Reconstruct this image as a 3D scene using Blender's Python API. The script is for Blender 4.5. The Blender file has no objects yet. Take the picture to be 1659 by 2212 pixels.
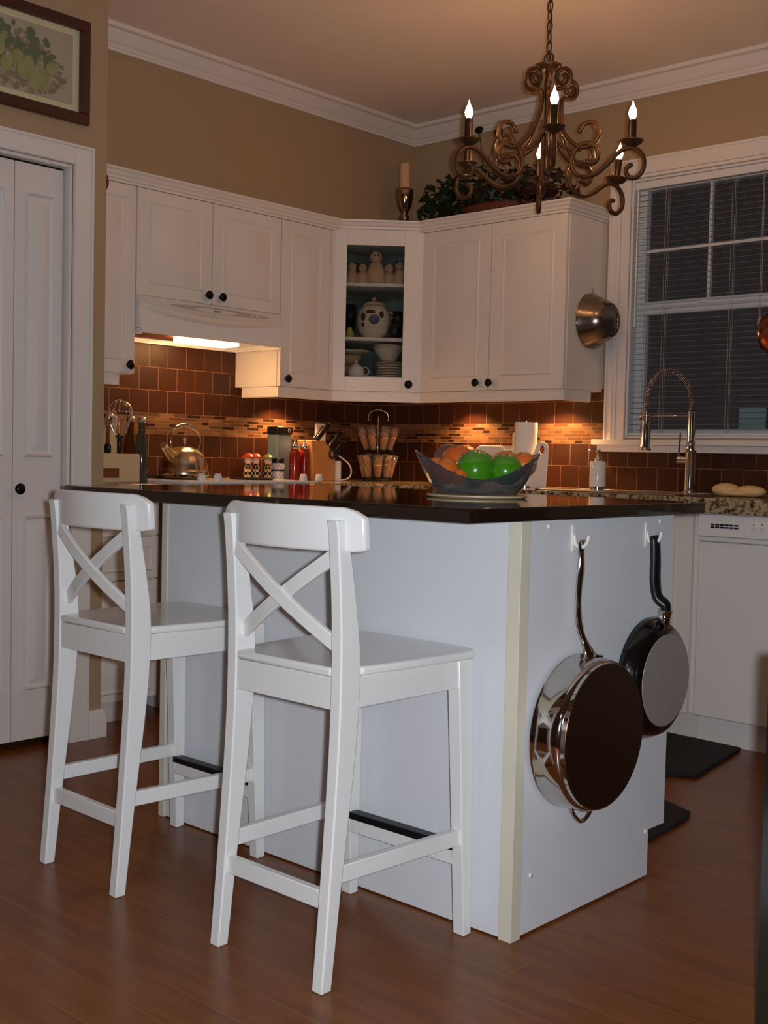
import bpy, bmesh, math, random
from mathutils import Vector, Matrix
random.seed(7)
PI = math.pi
S = bpy.context.scene
COL = S.collection
ORG = {}

# ------------------------------------------------------------------ helpers
def lin(c):
    return tuple((v/255/12.92) if v/255 <= .04045 else ((v/255+.055)/1.055)**2.4 for v in c)

def mat(name, col, rough=.5, metal=0, noise=0, nscale=20, bump=0, bscale=60, coat=0, trans=0, ior=1.45, spec=.5,
        emit=None, estr=0, stretch=None):
    m = bpy.data.materials.new(name); m.use_nodes = True
    nt = m.node_tree; b = nt.nodes['Principled BSDF']
    c = lin(col)
    b.inputs['Base Color'].default_value = (*c, 1)
    b.inputs['Roughness'].default_value = rough
    b.inputs['Metallic'].default_value = metal
    b.inputs['Coat Weight'].default_value = coat
    b.inputs['Transmission Weight'].default_value = trans
    b.inputs['IOR'].default_value = ior
    b.inputs['Specular IOR Level'].default_value = spec
    if emit:
        b.inputs['Emission Color'].default_value = (*lin(emit), 1)
        b.inputs['Emission Strength'].default_value = estr
    if noise or bump:
        tc = nt.nodes.new('ShaderNodeTexCoord'); mp = nt.nodes.new('ShaderNodeMapping')
        nt.links.new(tc.outputs['Object'], mp.inputs[0])
        if stretch: mp.inputs['Scale'].default_value = stretch
    if noise:
        n = nt.nodes.new('ShaderNodeTexNoise'); n.inputs['Scale'].default_value = nscale; n.inputs['Detail'].default_value = 4
        nt.links.new(mp.outputs[0], n.inputs[0])
        mx = nt.nodes.new('ShaderNodeMix'); mx.data_type = 'RGBA'
        mx.inputs[6].default_value = (*[max(0, v*(1-noise)) for v in c], 1)
        mx.inputs[7].default_value = (*[min(1, v*(1+noise)) for v in c], 1)
        nt.links.new(n.outputs[0], mx.inputs[0]); nt.links.new(mx.outputs[2], b.inputs['Base Color'])
    if bump:
        n = nt.nodes.new('ShaderNodeTexNoise'); n.inputs['Scale'].default_value = bscale; n.inputs['Detail'].default_value = 3
        nt.links.new(mp.outputs[0], n.inputs[0])
        bp = nt.nodes.new('ShaderNodeBump'); bp.inputs['Strength'].default_value = bump; bp.inputs['Distance'].default_value = .002
        nt.links.new(n.outputs[0], bp.inputs['Height']); nt.links.new(bp.outputs[0], b.inputs['Normal'])
    return m

class MB:
    def __init__(s): s.bm = bmesh.new(); s.M = Matrix.Identity(4)
    def v(s, p): return s.bm.verts.new(s.M @ Vector(p))
    def f(s, vs, mi=0):
        try: fc = s.bm.faces.new(vs); fc.material_index = mi; return fc
        except ValueError: return None
    def box(s, a, b, mi=0):
        (x0, y0, z0), (x1, y1, z1) = a, b
        V = [s.v(p) for p in ((x0,y0,z0),(x1,y0,z0),(x1,y1,z0),(x0,y1,z0),(x0,y0,z1),(x1,y0,z1),(x1,y1,z1),(x0,y1,z1))]
        for q in ((0,3,2,1),(4,5,6,7),(0,1,5,4),(1,2,6,5),(2,3,7,6),(3,0,4,7)): s.f([V[i] for i in q], mi)
        return s
    def hexa(s, P, mi=0):
        V = [s.v(p) for p in P]
        for q in ((0,3,2,1),(4,5,6,7),(0,1,5,4),(1,2,6,5),(2,3,7,6),(3,0,4,7)): s.f([V[i] for i in q], mi)
        return s
    def prism(s, poly, z0, z1, mi=0):
        A = [s.v((x, y, z0)) for x, y in poly]; B = [s.v((x, y, z1)) for x, y in poly]
        s.f(A[::-1], mi); s.f(B, mi); n = len(poly)
        for i in range(n): s.f([A[i], A[(i+1) % n], B[(i+1) % n], B[i]], mi)
        return s
    def lathe(s, prof, c=(0,0,0), ax=(0,0,1), n=32, mi=0, wave=None):
        ax = Vector(ax).normalized(); t = Vector((1,0,0)) if abs(ax.x) < .9 else Vector((0,1,0))
        u = (t-ax*t.dot(ax)).normalized(); w = ax.cross(u); c = Vector(c); rings = []
        for k, (r, h) in enumerate(prof):
            if r < 1e-6: rings.append([s.v(c+ax*h)])
            else:
                R = []
                for i in range(n):
                    a = 2*PI*i/n; rr, hh = r, h
                    if wave: rr, hh = wave(k, r, h, a)
                    R.append(s.v(c+ax*hh+u*rr*math.cos(a)+w*rr*math.sin(a)))
                rings.append(R)
        for A, B in zip(rings, rings[1:]):
            if len(A) == 1 and len(B) == 1: continue
            for i in range(n):
                j = (i+1) % n
                if len(A) == 1: s.f([A[0], B[i], B[j]], mi)
                elif len(B) == 1: s.f([A[i], A[j], B[0]], mi)
                else: s.f([A[i], A[j], B[j], B[i]], mi)
        return s
    def cyl(s, a, b, r, r2=None, n=16, mi=0):
        a, b = Vector(a), Vector(b); L = (b-a).length; r2 = r if r2 is None else r2
        return s.lathe([(0,0),(r,0),(r2,L),(0,L)], a, b-a, n, mi)
    def tube(s, pts, r, n=10, closed=False, mi=0, flat=None):
        P = [Vector(p) for p in pts]; m = len(P); up = None; rings = []
        for i in range(m):
            if closed: t = P[(i+1) % m]-P[i-1]
            else: t = P[min(i+1, m-1)]-P[max(i-1, 0)]
            t.normalize()
            if up is None:
                up = Vector((0,0,1)) if abs(t.z) < .9 else Vector((0,1,0))
            if flat: up = Vector(flat)
            w = t.cross(up).normalized(); up2 = w.cross(t).normalized(); up = up2
            rr = r[i] if isinstance(r, (list, tuple)) else r
            ra, rb = rr if isinstance(rr, (list, tuple)) else (rr, rr)
            rings.append([s.v(P[i]+w*ra*math.cos(2*PI*k/n)+up2*rb*math.sin(2*PI*k/n)) for k in range(n)])
        R = rings+[rings[0]] if closed else rings
        for A, B in zip(R, R[1:]):
            for k in range(n): s.f([A[k], A[(k+1) % n], B[(k+1) % n], B[k]], mi)
        if not closed: s.f(rings[0][::-1], mi); s.f(rings[-1], mi)
        return s
    def sphere(s, c, r, n=20, sc=(1,1,1), mi=0):
        k = n//2; old = s.M; s.M = s.M @ Matrix.Translation(Vector(c)) @ Matrix.Diagonal((*sc, 1))
        s.lathe([(r*math.sin(PI*i/k) if 0 < i < k else 0, -r*math.cos(PI*i/k)) for i in range(k+1)], n=n, mi=mi)
        s.M = old; return s
    def sweep(s, path, prof, side=1, mi=0, caps=True):
        P = [Vector(p) for p in path]; n = len(P); rings = []
        for i in range(n):
            d1 = (P[i]-P[i-1]).normalized() if i else (P[1]-P[0]).normalized()
            d2 = (P[i+1]-P[i]).normalized() if i < n-1 else d1
            n1 = Vector((-d1.y, d1.x))*side; n2 = Vector((-d2.y, d2.x))*side
            mm = (n1+n2).normalized(); k = 1/max(.3, mm.dot(n1))
            rings.append([s.v((P[i].x+mm.x*k*o, P[i].y+mm.y*k*o, z)) for o, z in prof])
        m = len(prof)
        for A, B in zip(rings, rings[1:]):
            for k in range(m): s.f([A[k], A[(k+1) % m], B[(k+1) % m], B[k]], mi)
        if caps: s.f(rings[0][::-1], mi); s.f(rings[-1], mi)
        return s
    def loops(s, rects, mi=0):
        """nested rectangles in local (X, Z) with outward Y: list of (x0,z0,x1,z1,h)"""
        R = [[s.v((x0,h,z0)), s.v((x1,h,z0)), s.v((x1,h,z1)), s.v((x0,h,z1))] for x0,z0,x1,z1,h in rects]
        for A, B in zip(R, R[1:]):
            for k in range(4): s.f([A[k], A[(k+1) % 4], B[(k+1) % 4], B[k]], mi)
        s.f(R[-1], mi); return s
    def build(s, name, mats, parent=None, bevel=0, seg=2, smooth=False, auto=False):
        bmesh.ops.recalc_face_normals(s.bm, faces=s.bm.faces)
        me = bpy.data.meshes.new(name); s.bm.to_mesh(me); s.bm.free()
        for m in (mats if isinstance(mats, (list, tuple)) else [mats]): me.materials.append(m)
        if smooth or auto:
            for p in me.polygons: p.use_smooth = True
        if auto: me.set_sharp_from_angle(angle=math.radians(35))
        o = bpy.data.objects.new(name, me); COL.objects.link(o)
        if parent is not None:
            me.transform(Matrix.Translation(-ORG[parent])); o.parent = parent; ORG[o] = ORG[parent]
        else: ORG[o] = Vector((0,0,0))
        if bevel:
            b = o.modifiers.new('bevel', 'BEVEL'); b.width = bevel; b.segments = seg; b.limit_method = 'ANGLE'
            b.angle_limit = math.radians(40)
            if not (smooth or auto):
                for p in me.polygons: p.use_smooth = True
                me.set_sharp_from_angle(angle=math.radians(60))
        return o

def tag(o, label, cat, group=None, kind=None):
    o['label'] = label; o['category'] = cat
    if group: o['group'] = group
    if kind: o['kind'] = kind
    return o
def thing(name, label, cat, loc=(0,0,0), group=None):
    o = bpy.data.objects.new(name, None); COL.objects.link(o); o.location = loc; ORG[o] = Vector(loc)
    return tag(o, label, cat, group)
def recenter(o):
    """top-level single mesh: origin at its base"""
    me = o.data; cs = [v.co for v in me.vertices]
    c = Vector((sum(v.x for v in cs)/len(cs), sum(v.y for v in cs)/len(cs), min(v.z for v in cs)))
    me.transform(Matrix.Translation(-c)); o.location = c; return o
def struct(o): o['kind'] = 'structure'; return o
def frame(o, X, out):
    """local X along, Y outward, Z up"""
    X = Vector((*X, 0)); Y = Vector((*out, 0)); o = Vector(o)
    return Matrix(((X.x, Y.x, 0, o.x), (X.y, Y.y, 0, o.y), (0, 0, 1, o.z), (0, 0, 0, 1)))
def copy_tree(o, parent=None):
    c = o.copy(); COL.objects.link(c); c.parent = parent; ORG[c] = ORG.get(o, Vector((0,0,0)))
    for ch in list(o.children): copy_tree(ch, c)
    return c
def spline(pts, n=6):
    P = [Vector(p) for p in pts]; out = []
    for i in range(len(P)-1):
        a = P[max(i-1, 0)]; b = P[i]; c = P[i+1]; d = P[min(i+2, len(P)-1)]
        for k in range(n):
            t = k/n
            out.append(.5*((2*b)+(c-a)*t+(2*a-5*b+4*c-d)*t*t+(3*b-a-3*c+d)*t**3))
    out.append(P[-1]); return out

# ------------------------------------------------------------------ materials
M = {}
M['wall'] = mat('tan_wall_paint', (170,144,112), .75, noise=.03, nscale=6, bump=.15, bscale=120)
M['ceil'] = mat('ceiling_paint', (236,220,208), .85, bump=.3, bscale=90)
M['trim'] = mat('white_trim_paint', (226,218,212), .4, noise=.02, nscale=5)
M['cab'] = mat('white_cabinet_foil', (230,222,214), .38, noise=.015, nscale=4)
M['door'] = mat('white_door_paint', (224,216,210), .45, bump=.25, bscale=150)
M['stool'] = mat('white_lacquer', (236,236,234), .25, coat=.3, noise=.01, nscale=3)
M['panel'] = mat('white_melamine_panel', (222,224,228), .4, noise=.015, nscale=3)
M['cream'] = mat('cream_moulding', (218,212,192), .5, noise=.04, nscale=12)
M['knob'] = mat('black_bronze_knob', (22,18,16), .35, .6)
M['blocker_dark'] = mat('blocker_dark', (18,12,8), .9)
M['black_top'] = mat('black_brown_granite', (34,22,16), .05, noise=.5, nscale=160, spec=.6)
M['white_app'] = mat('white_enamel', (232,228,224), .25, coat=.3)
M['steel'] = mat('polished_steel', (205,200,195), .08, 1)
M['brush'] = mat('brushed_steel', (190,180,170), .3, 1, noise=.08, nscale=60)
M['chrome'] = mat('chrome', (225,225,228), .09, 1)
M['kettle'] = mat('kettle_steel', (205,180,150), .22, 1)
M['iron'] = mat('antique_bronze', (84,60,40), .45, .6, noise=.25, nscale=40)
M['sleeve'] = mat('dark_candle_sleeve', (58,38,26), .3, .4)
M['glass'] = mat('clear_glass', (250,250,250), .01, trans=1, ior=1.45)
M['pane'] = mat('window_glass', (240,245,245), .02, trans=1, ior=1.2)
M['bulb'] = mat('lit_flame_bulb', (255,200,140), .3, emit=(255,188,122), estr=118)
M['hoodlight'] = mat('lit_hood_lens', (255,230,190), .3, emit=(255,196,128), estr=28)
M['puck'] = mat('lit_puck_lens', (255,220,170), .3, emit=(255,170,90), estr=20)
M['vinyl'] = mat('white_vinyl', (215,215,215), .4)
M['slat'] = mat('blind_slat', (120,116,116), .45)
M['cord'] = mat('blind_cord', (165,158,154), .7)
M['black'] = mat('black_plastic', (18,18,20), .35)
M['rubber'] = mat('dark_rubber_mat', (26,22,24), .85, bump=.6, bscale=200)
M['steelblack'] = mat('footrest_black', (20,20,26), .4, .3)
M['nonstick'] = mat('nonstick_black', (16,15,16), .18, coat=.5)
M['panbase'] = mat('aluminium_disc', (168,158,148), .5, .35, noise=.15, nscale=30)
M['panbase2'] = mat('dark_steel_disc', (92,66,50), .34, .9, noise=.06, nscale=20)
M['green'] = mat('green_fruit_skin', (66,136,20), .22, noise=.25, nscale=8, coat=1)
M['orange'] = mat('orange_peel', (214,104,26), .35, coat=.6, noise=.1, nscale=20, bump=.5, bscale=160)
M['mango'] = mat('ripe_orange_fruit', (205,96,36), .4, noise=.25, nscale=9)
M['paper'] = mat('paper_towel', (240,236,228), .9, bump=.3, bscale=150)
M['plastic_w'] = mat('white_plastic', (236,230,222), .35)
M['ceramic'] = mat('cream_ceramic', (222,206,186), .25, noise=.06, nscale=12, coat=.3)
M['ceramic_w'] = mat('white_ceramic', (236,230,222), .2, coat=.4)
M['bisque'] = mat('bisque_figurine', (206,170,140), .35, noise=.15, nscale=25)
M['brownc'] = mat('brown_glaze', (90,52,30), .3)
M['bluec'] = mat('blue_grey_glaze', (96,98,128), .3)
M['yellowc'] = mat('yellow_glaze', (190,170,80), .3)
M['inside'] = mat('cabinet_interior', (196,212,206), .6)
M['darkglass'] = mat('dark_blue_glass', (24,30,46), .08, coat=.5)
M['amber'] = mat('amber_bottle', (80,36,14), .08, coat=.6)
M['greenglass'] = mat('green_bottle', (66,64,52), .08, coat=.6)
M['red'] = mat('red_grinder', (128,20,14), .2, coat=.6)
M['redcloth'] = mat('red_cloth', (160,36,30), .85, noise=.3, nscale=50)
M['wood'] = mat('light_maple', (198,138,80), .45, noise=.15, nscale=12, stretch=(1,1,6))
M['wood2'] = mat('cream_painted_wood', (206,182,140), .45, noise=.05, nscale=8)
M['brownwood'] = mat('brown_wood', (128,72,44), .5, noise=.2, nscale=20)
M['frame'] = mat('dark_mahogany', (66,28,20), .35, noise=.25, nscale=20, coat=.2)
M['teal'] = mat('pale_blue_box', (128,146,146), .5, noise=.05, nscale=14)
M['candle'] = mat('ivory_wax', (206,166,128), .5)
M['merc'] = mat('mercury_glass', (150,130,110), .12, .95, noise=.4, nscale=40)
M['leaf'] = mat('ivy_leaf', (30,44,20), .5, noise=.4, nscale=30)
M['basket'] = mat('wicker_brown', (96,50,28), .7, noise=.4, nscale=50, bump=1, bscale=120)
M['red_leaf'] = mat('burgundy_leaf', (58,26,20), .5, noise=.3, nscale=30)
M['sponge'] = mat('cream_cloth', (232,190,130), .9, noise=.12, nscale=18, bump=.6, bscale=50)
M['hat_red'] = mat('red_hat_glaze', (190,60,34), .3)
M['hat_green'] = mat('green_hat_glaze', (96,110,34), .3)
M['face'] = mat('porcelain_face', (226,200,180), .3)
M['copper'] = mat('copper', (150,84,50), .25, 1)
M['label_b'] = mat('brown_label', (120,60,40), .5)
M['smoke'] = mat('smoked_glass', (120,72,44), .03, trans=.92, ior=1.1)
M['tealedge'] = mat('dark_teal_edge', (22,48,44), .3)

def checks(name, c1, c2, sc):
    m = mat(name, c1, .3); nt = m.node_tree; b = nt.nodes['Principled BSDF']
    tc = nt.nodes.new('ShaderNodeTexCoord'); ck = nt.nodes.new('ShaderNodeTexChecker')
    ck.inputs['Scale'].default_value = sc; ck.inputs[1].default_value = (*lin(c1), 1); ck.inputs[2].default_value = (*lin(c2), 1)
    nt.links.new(tc.outputs['Object'], ck.inputs[0]); nt.links.new(ck.outputs[0], b.inputs['Base Color']); return m
M['check'] = checks('checked_glaze', (210,180,130), (26,20,16), 75)
M['plaid'] = checks('checked_tin', (236,232,228), (190,186,190), 90)

def granite():
    m = mat('speckled_granite', (130,110,80), .12); nt = m.node_tree; b = nt.nodes['Principled BSDF']
    tc = nt.nodes.new('ShaderNodeTexCoord')
    v = nt.nodes.new('ShaderNodeTexVoronoi'); v.inputs['Scale'].default_value = 80
    n = nt.nodes.new('ShaderNodeTexNoise'); n.inputs['Scale'].default_value = 55; n.inputs['Detail'].default_value = 6
    r = nt.nodes.new('ShaderNodeValToRGB'); e = r.color_ramp.elements
    e[0].position = .35; e[0].color = (*lin((44,32,24)), 1); e[1].position = .62; e[1].color = (*lin((176,156,118)), 1)
    x = r.color_ramp.elements.new(.5); x.color = (*lin((120,96,66)), 1)
    nt.links.new(tc.outputs['Object'], n.inputs[0]); nt.links.new(tc.outputs['Object'], v.inputs[0])
    mx = nt.nodes.new('ShaderNodeMath'); mx.operation = 'MULTIPLY_ADD'; mx.inputs[1].default_value = .25; 
    nt.links.new(v.outputs[0], mx.inputs[0]); nt.links.new(n.outputs[0], mx.inputs[2])
    sb = nt.nodes.new('ShaderNodeMath'); sb.operation = 'SUBTRACT'; sb.inputs[1].default_value = .08
    nt.links.new(mx.outputs[0], sb.inputs[0]); nt.links.new(sb.outputs[0], r.inputs[0])
    nt.links.new(r.outputs[0], b.inputs['Base Color']); return m
M['granite'] = granite()

def floor_mat():
    m = mat('laminate_planks', (120,70,40), .3, coat=.0, spec=.35); nt = m.node_tree; b = nt.nodes['Principled BSDF']
    tc = nt.nodes.new('ShaderNodeTexCoord')
    br = nt.nodes.new('ShaderNodeTexBrick'); br.offset = .37; br.offset_frequency = 2
    for k, v in (('Scale', 1), ('Mortar Size', .0012), ('Brick Width', 1.2), ('Row Height', .098), ('Mortar Smooth', .2)): br.inputs[k].default_value = v
    br.inputs['Color1'].default_value = (0,0,0,1); br.inputs['Color2'].default_value = (1,1,1,1); br.inputs['Mortar'].default_value = (.5,.5,.5,1)
    nt.links.new(tc.outputs['Object'], br.inputs[0])
    mp = nt.nodes.new('ShaderNodeMapping'); mp.inputs['Scale'].default_value = (1.3, 14, 1)
    ad = nt.nodes.new('ShaderNodeVectorMath'); ad.operation = 'MULTIPLY_ADD'; ad.inputs[1].default_value = (7,7,7)
    nt.links.new(br.outputs['Color'], ad.inputs[0]); nt.links.new(tc.outputs['Object'], ad.inputs[2])
    nt.links.new(ad.outputs[0], mp.inputs[0])
    n = nt.nodes.new('ShaderNodeTexNoise'); n.inputs['Scale'].default_value = 2.2; n.inputs['Detail'].default_value = 7; n.inputs['Roughness'].default_value = .6
    nt.links.new(mp.outputs[0], n.inputs[0])
    r = nt.nodes.new('ShaderNodeValToRGB'); e = r.color_ramp.elements
    e[0].position = .22; e[0].color = (*lin((106,55,22)), 1); e[1].position = .82; e[1].color = (*lin((144,84,36)), 1)
    nt.links.new(n.outputs[0], r.inputs[0])
    mx = nt.nodes.new('ShaderNodeMix'); mx.data_type = 'RGBA'; mx.blend_type = 'MULTIPLY'; mx.inputs[0].default_value = 1
    mr = nt.nodes.new('ShaderNodeMapRange'); mr.inputs[3].default_value = .9; mr.inputs[4].default_value = 1.08
    nt.links.new(br.outputs['Color'], mr.inputs[0]); nt.links.new(r.outputs[0], mx.inputs[6]); nt.links.new(mr.outputs[0], mx.inputs[7])
    m2 = nt.nodes.new('ShaderNodeMix'); m2.data_type = 'RGBA'; m2.inputs[7].default_value = (*lin((150,106,70)), 1)
    fm = nt.nodes.new('ShaderNodeMath'); fm.operation = 'MULTIPLY'; fm.inputs[1].default_value = .55
    nt.links.new(br.outputs['Fac'], fm.inputs[0]); nt.links.new(fm.outputs[0], m2.inputs[0]); nt.links.new(mx.outputs[2], m2.inputs[6])
    nt.links.new(m2.outputs[2], b.inputs['Base Color'])
    bp = nt.nodes.new('ShaderNodeBump'); bp.inputs['Strength'].default_value = .12; bp.inputs['Distance'].default_value = .001
    nt.links.new(n.outputs[0], bp.inputs['Height']); nt.links.new(bp.outputs[0], b.inputs['Normal'])
    return m
M['floor'] = floor_mat()

def tile_mat(name, axis, w, h, off, z0, mosaic=False):
    m = mat(name, (90,40,20), .38, spec=.35); nt = m.node_tree; b = nt.nodes['Principled BSDF']
    tc = nt.nodes.new('ShaderNodeTexCoord'); sx = nt.nodes.new('ShaderNodeSeparateXYZ'); cx = nt.nodes.new('ShaderNodeCombineXYZ')
    nt.links.new(tc.outputs['Object'], sx.inputs[0])
    a = nt.nodes.new('ShaderNodeMath'); a.inputs[1].default_value = off+20*w*1.0
    c = nt.nodes.new('ShaderNodeMath'); c.inputs[1].default_value = -z0+ (0 if mosaic else 0)
    nt.links.new(sx.outputs[axis], a.inputs[0]); nt.links.new(sx.outputs[2], c.inputs[0])
    nt.links.new(a.outputs[0], cx.inputs[0]); nt.links.new(c.outputs[0], cx.inputs[1])
    br = nt.nodes.new('ShaderNodeTexBrick'); br.offset = .5; br.offset_frequency = 2
    if mosaic: br.offset = .33; br.squash = .55; br.squash_frequency = 3
    for k, v in (('Scale', 1), ('Mortar Size', .0011 if mosaic else .0014), ('Brick Width', w), ('Row Height', h), ('Mortar Smooth', .1), ('Bias', 0)): br.inputs[k].default_value = v
    nt.links.new(cx.outputs[0], br.inputs[0])
    n = nt.nodes.new('ShaderNodeTexNoise'); n.inputs['Scale'].default_value = 30; n.inputs['Detail'].default_value = 5
    nt.links.new(cx.outputs[0], n.inputs[0])
    if mosaic:
        br.inputs['Color1'].default_value = (0,0,0,1); br.inputs['Color2'].default_value = (1,1,1,1)
        r = nt.nodes.new('ShaderNodeValToRGB'); r.color_ramp.interpolation = 'CONSTANT'; e = r.color_ramp.elements
        e[0].position = 0; e[0].color = (*lin((108,78,52)), 1); e[1].position = .36; e[1].color = (*lin((44,26,18)), 1)
        for p, cc in ((.54, (124,92,62)), (.72, (94,60,38)), (.86, (84,64,48))):
            x = e.new(p); x.color = (*lin(cc), 1)
        nt.links.new(br.outputs['Color'], r.inputs[0]); colout = r.outputs[0]
    else:
        br.inputs['Color1'].default_value = (*lin((68,35,20)), 1); br.inputs['Color2'].default_value = (*lin((56,29,17)), 1)
        colout = br.outputs['Color']
    mo = nt.nodes.new('ShaderNodeMix'); mo.data_type = 'RGBA'; mo.inputs[7].default_value = (*lin((138,94,62)), 1)
    nt.links.new(br.outputs['Fac'], mo.inputs[0]); nt.links.new(colout, mo.inputs[6])
    mr = nt.nodes.new('ShaderNodeMapRange'); mr.inputs[3].default_value = .82; mr.inputs[4].default_value = 1.15
    nt.links.new(n.outputs[0], mr.inputs[0])
    mx = nt.nodes.new('ShaderNodeMix'); mx.data_type = 'RGBA'; mx.blend_type = 'MULTIPLY'; mx.inputs[0].default_value = 1
    nt.links.new(mo.outputs[2], mx.inputs[6]); nt.links.new(mr.outputs[0], mx.inputs[7]); nt.links.new(mx.outputs[2], b.inputs['Base Color'])
    bp = nt.nodes.new('ShaderNodeBump'); bp.invert = True; bp.inputs['Strength'].default_value = .5; bp.inputs['Distance'].default_value = .002
    nt.links.new(br.outputs['Fac'], bp.inputs['Height']); nt.links.new(bp.outputs[0], b.inputs['Normal'])
    return m

def print_mat():
    m = mat('botanical_print', (186,176,150), .6); nt = m.node_tree; b = nt.nodes['Principled BSDF']
    tc = nt.nodes.new('ShaderNodeTexCoord')
    n = nt.nodes.new('ShaderNodeTexNoise'); n.inputs['Scale'].default_value = 26; n.inputs['Detail'].default_value = 5
    v = nt.nodes.new('ShaderNodeTexVoronoi'); v.inputs['Scale'].default_value = 30
    nt.links.new(tc.outputs['Object'], n.inputs[0]); nt.links.new(tc.outputs['Object'], v.inputs[0])
    r = nt.nodes.new('ShaderNodeValToRGB'); e = r.color_ramp.elements
    e[0].position = .3; e[0].color = (*lin((92,100,62)), 1); e[1].position = .65; e[1].color = (*lin((150,120,84)), 1)
    x = e.new(.48); x.color = (*lin((140,146,92)), 1)
    nt.links.new(n.outputs[0], r.inputs[0])
    mx = nt.nodes.new('ShaderNodeMix'); mx.data_type = 'RGBA'; mx.blend_type = 'MULTIPLY'; mx.inputs[0].default_value = .8
    mr = nt.nodes.new('ShaderNodeMapRange'); mr.inputs[2].default_value = .9; mr.inputs[3].default_value = 1.2; mr.inputs[4].default_value = .55
    nt.links.new(v.outputs[0], mr.inputs[0]); nt.links.new(r.outputs[0], mx.inputs[6]); nt.links.new(mr.outputs[0], mx.inputs[7])
    nt.links.new(mx.outputs[2], b.inputs['Base Color']); return m
M['print'] = print_mat()
M['print_bg'] = mat('aged_print_paper', (168,158,134), .6, noise=.08, nscale=14)
M['mat_board'] = mat('cream_mat_board', (206,196,158), .7)

# ------------------------------------------------------------------ key dimensions
X0, Y0 = .2694, -.2866            # left wall plane, back wall plane
XF, YF = X0+.31, Y0-.31           # wall cabinet fronts
ZB, ZT = 1.3203, 2.0617           # wall cabinet bottom and top
ZC = 2.66                         # ceiling
ZK = .893                         # perimeter counter
XP, YP = .982, -2.412             # pantry wall plane and its corner
LR = ((0,1), (1,0)); BR = ((1,0), (0,-1)); q = math.sqrt(.5); DG = ((q,q), (q,-q))
# ------------------------------------------------------------------ room shell
b = MB(); b.box((-.2,-8,-.1), (7,0.1,0)); struct(b.build('floor', M['floor']))
b = MB(); b.box((-.2,-8,ZC), (7,0.1,ZC+.1)); struct(b.build('ceiling', M['ceil']))
b = MB(); b.box((X0-.12,YP,0), (X0,Y0+.12,ZC)); struct(b.build('wall_left', M['wall']))
WU0, WU1, WZ0, WZ1 = X0+1.52, X0+2.20, 1.12, 2.235
b = MB()
b.box((X0-.12,Y0,0), (WU0,Y0+.12,ZC)); b.box((WU1,Y0,0), (7,Y0+.12,ZC))
b.box((WU0,Y0,0), (WU1,Y0+.12,WZ0)); b.box((WU0,Y0,WZ1), (WU1,Y0+.12,ZC)); struct(b.build('wall_back', M['wall']))
DY0, DY1, DZ = -3.26, -2.545, 1.977   # bifold opening in the pantry wall
b = MB()
b.box((XP-.12,-8,0), (XP,DY0,ZC)); b.box((XP-.12,DY1,0), (XP,YP,ZC)); b.box((XP-.12,DY0,DZ), (XP,DY1,ZC))
b.box((X0-.12,YP-.12,0), (XP-.12,YP,ZC)); struct(b.build('wall_pantry', M['wall']))
b = MB(); b.box((-.12,-8,0), (0,YP-.12,ZC)); struct(b.build('wall_closet', M['wall']))
b = MB(); b.box((6.9,-8,0), (7,Y0,ZC)); struct(b.build('wall_right', M['wall']))
b = MB(); b.box((XP,-8.1,0), (7,-8,ZC)); struct(b.build('wall_front', M['wall']))
b = MB(); b.box((X0+.001,YP+.001,2.112), (X0+.259,Y0-.001,ZC-.001)); struct(b.build('wall_soffit', M['wall']))
# crown
CP = [(0,2.575),(.012,2.575),(.014,2.583),(.02,2.588),(.024,2.596),(.034,2.604),(.05,2.624),(.062,2.640),(.07,2.642),(.08,2.644),(.084,2.659),(0,2.659)]
b = MB(); b.sweep([(X0+.2595,YP+.001),(X0+.2595,Y0-.0005),(6.9,Y0-.0005)], CP, side=-1); struct(b.build('trim_1', M['trim']))
# baseboard at the pantry corner
BP = [(0,0),(.016,0),(.016,.07),(.012,.078),(.012,.092),(.006,.1),(0,.1)]
b = MB(); b.sweep([(XP,-2.475),(XP,YP),(X0+.64,YP)], BP, side=-1); struct(b.build('baseboard_pantry', M['trim'], bevel=.001))
# backsplash
tl = tile_mat('brown_tile_left', 1, .101, .1, 1.708+.0, ZK); tr = tile_mat('brown_tile_back', 0, .0985, .1, -.04, ZK)
ml = tile_mat('mosaic_left', 1, .075, .0149, 0, 1.093, True); mr_ = tile_mat('mosaic_back', 0, .075, .0149, 0, 1.093, True)
tl2 = tile_mat('brown_tile_left_upper', 1, .101, .1, 1.66, 1.182); tr2 = tile_mat('brown_tile_back_upper', 0, .0985, .1, .0, 1.182)
b = MB()
for z0, z1, mi in ((ZK,1.093,0), (1.093,1.182,1), (1.182,1.66,2)): b.box((X0,YP,z0), (X0+.008,Y0,z1), mi)
struct(b.build('trim_2', [tl, ml, tl2]))
b = MB()
for z0, z1, mi in ((ZK,1.093,0), (1.093,1.182,1), (1.182,1.335,2)):
    xe = WU0-.095 if z1 > 1.05 else 5
    b.box((X0+.008,Y0-.008,z0), (X0+1.425 if z0 > 1.0 else X0+1.425,Y0,z1), mi)
b.box((X0+1.425,Y0-.008,ZK), (5,Y0,1.058), 0)
struct(b.build('trim_3', [tr, mr_, tr2]))
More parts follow.
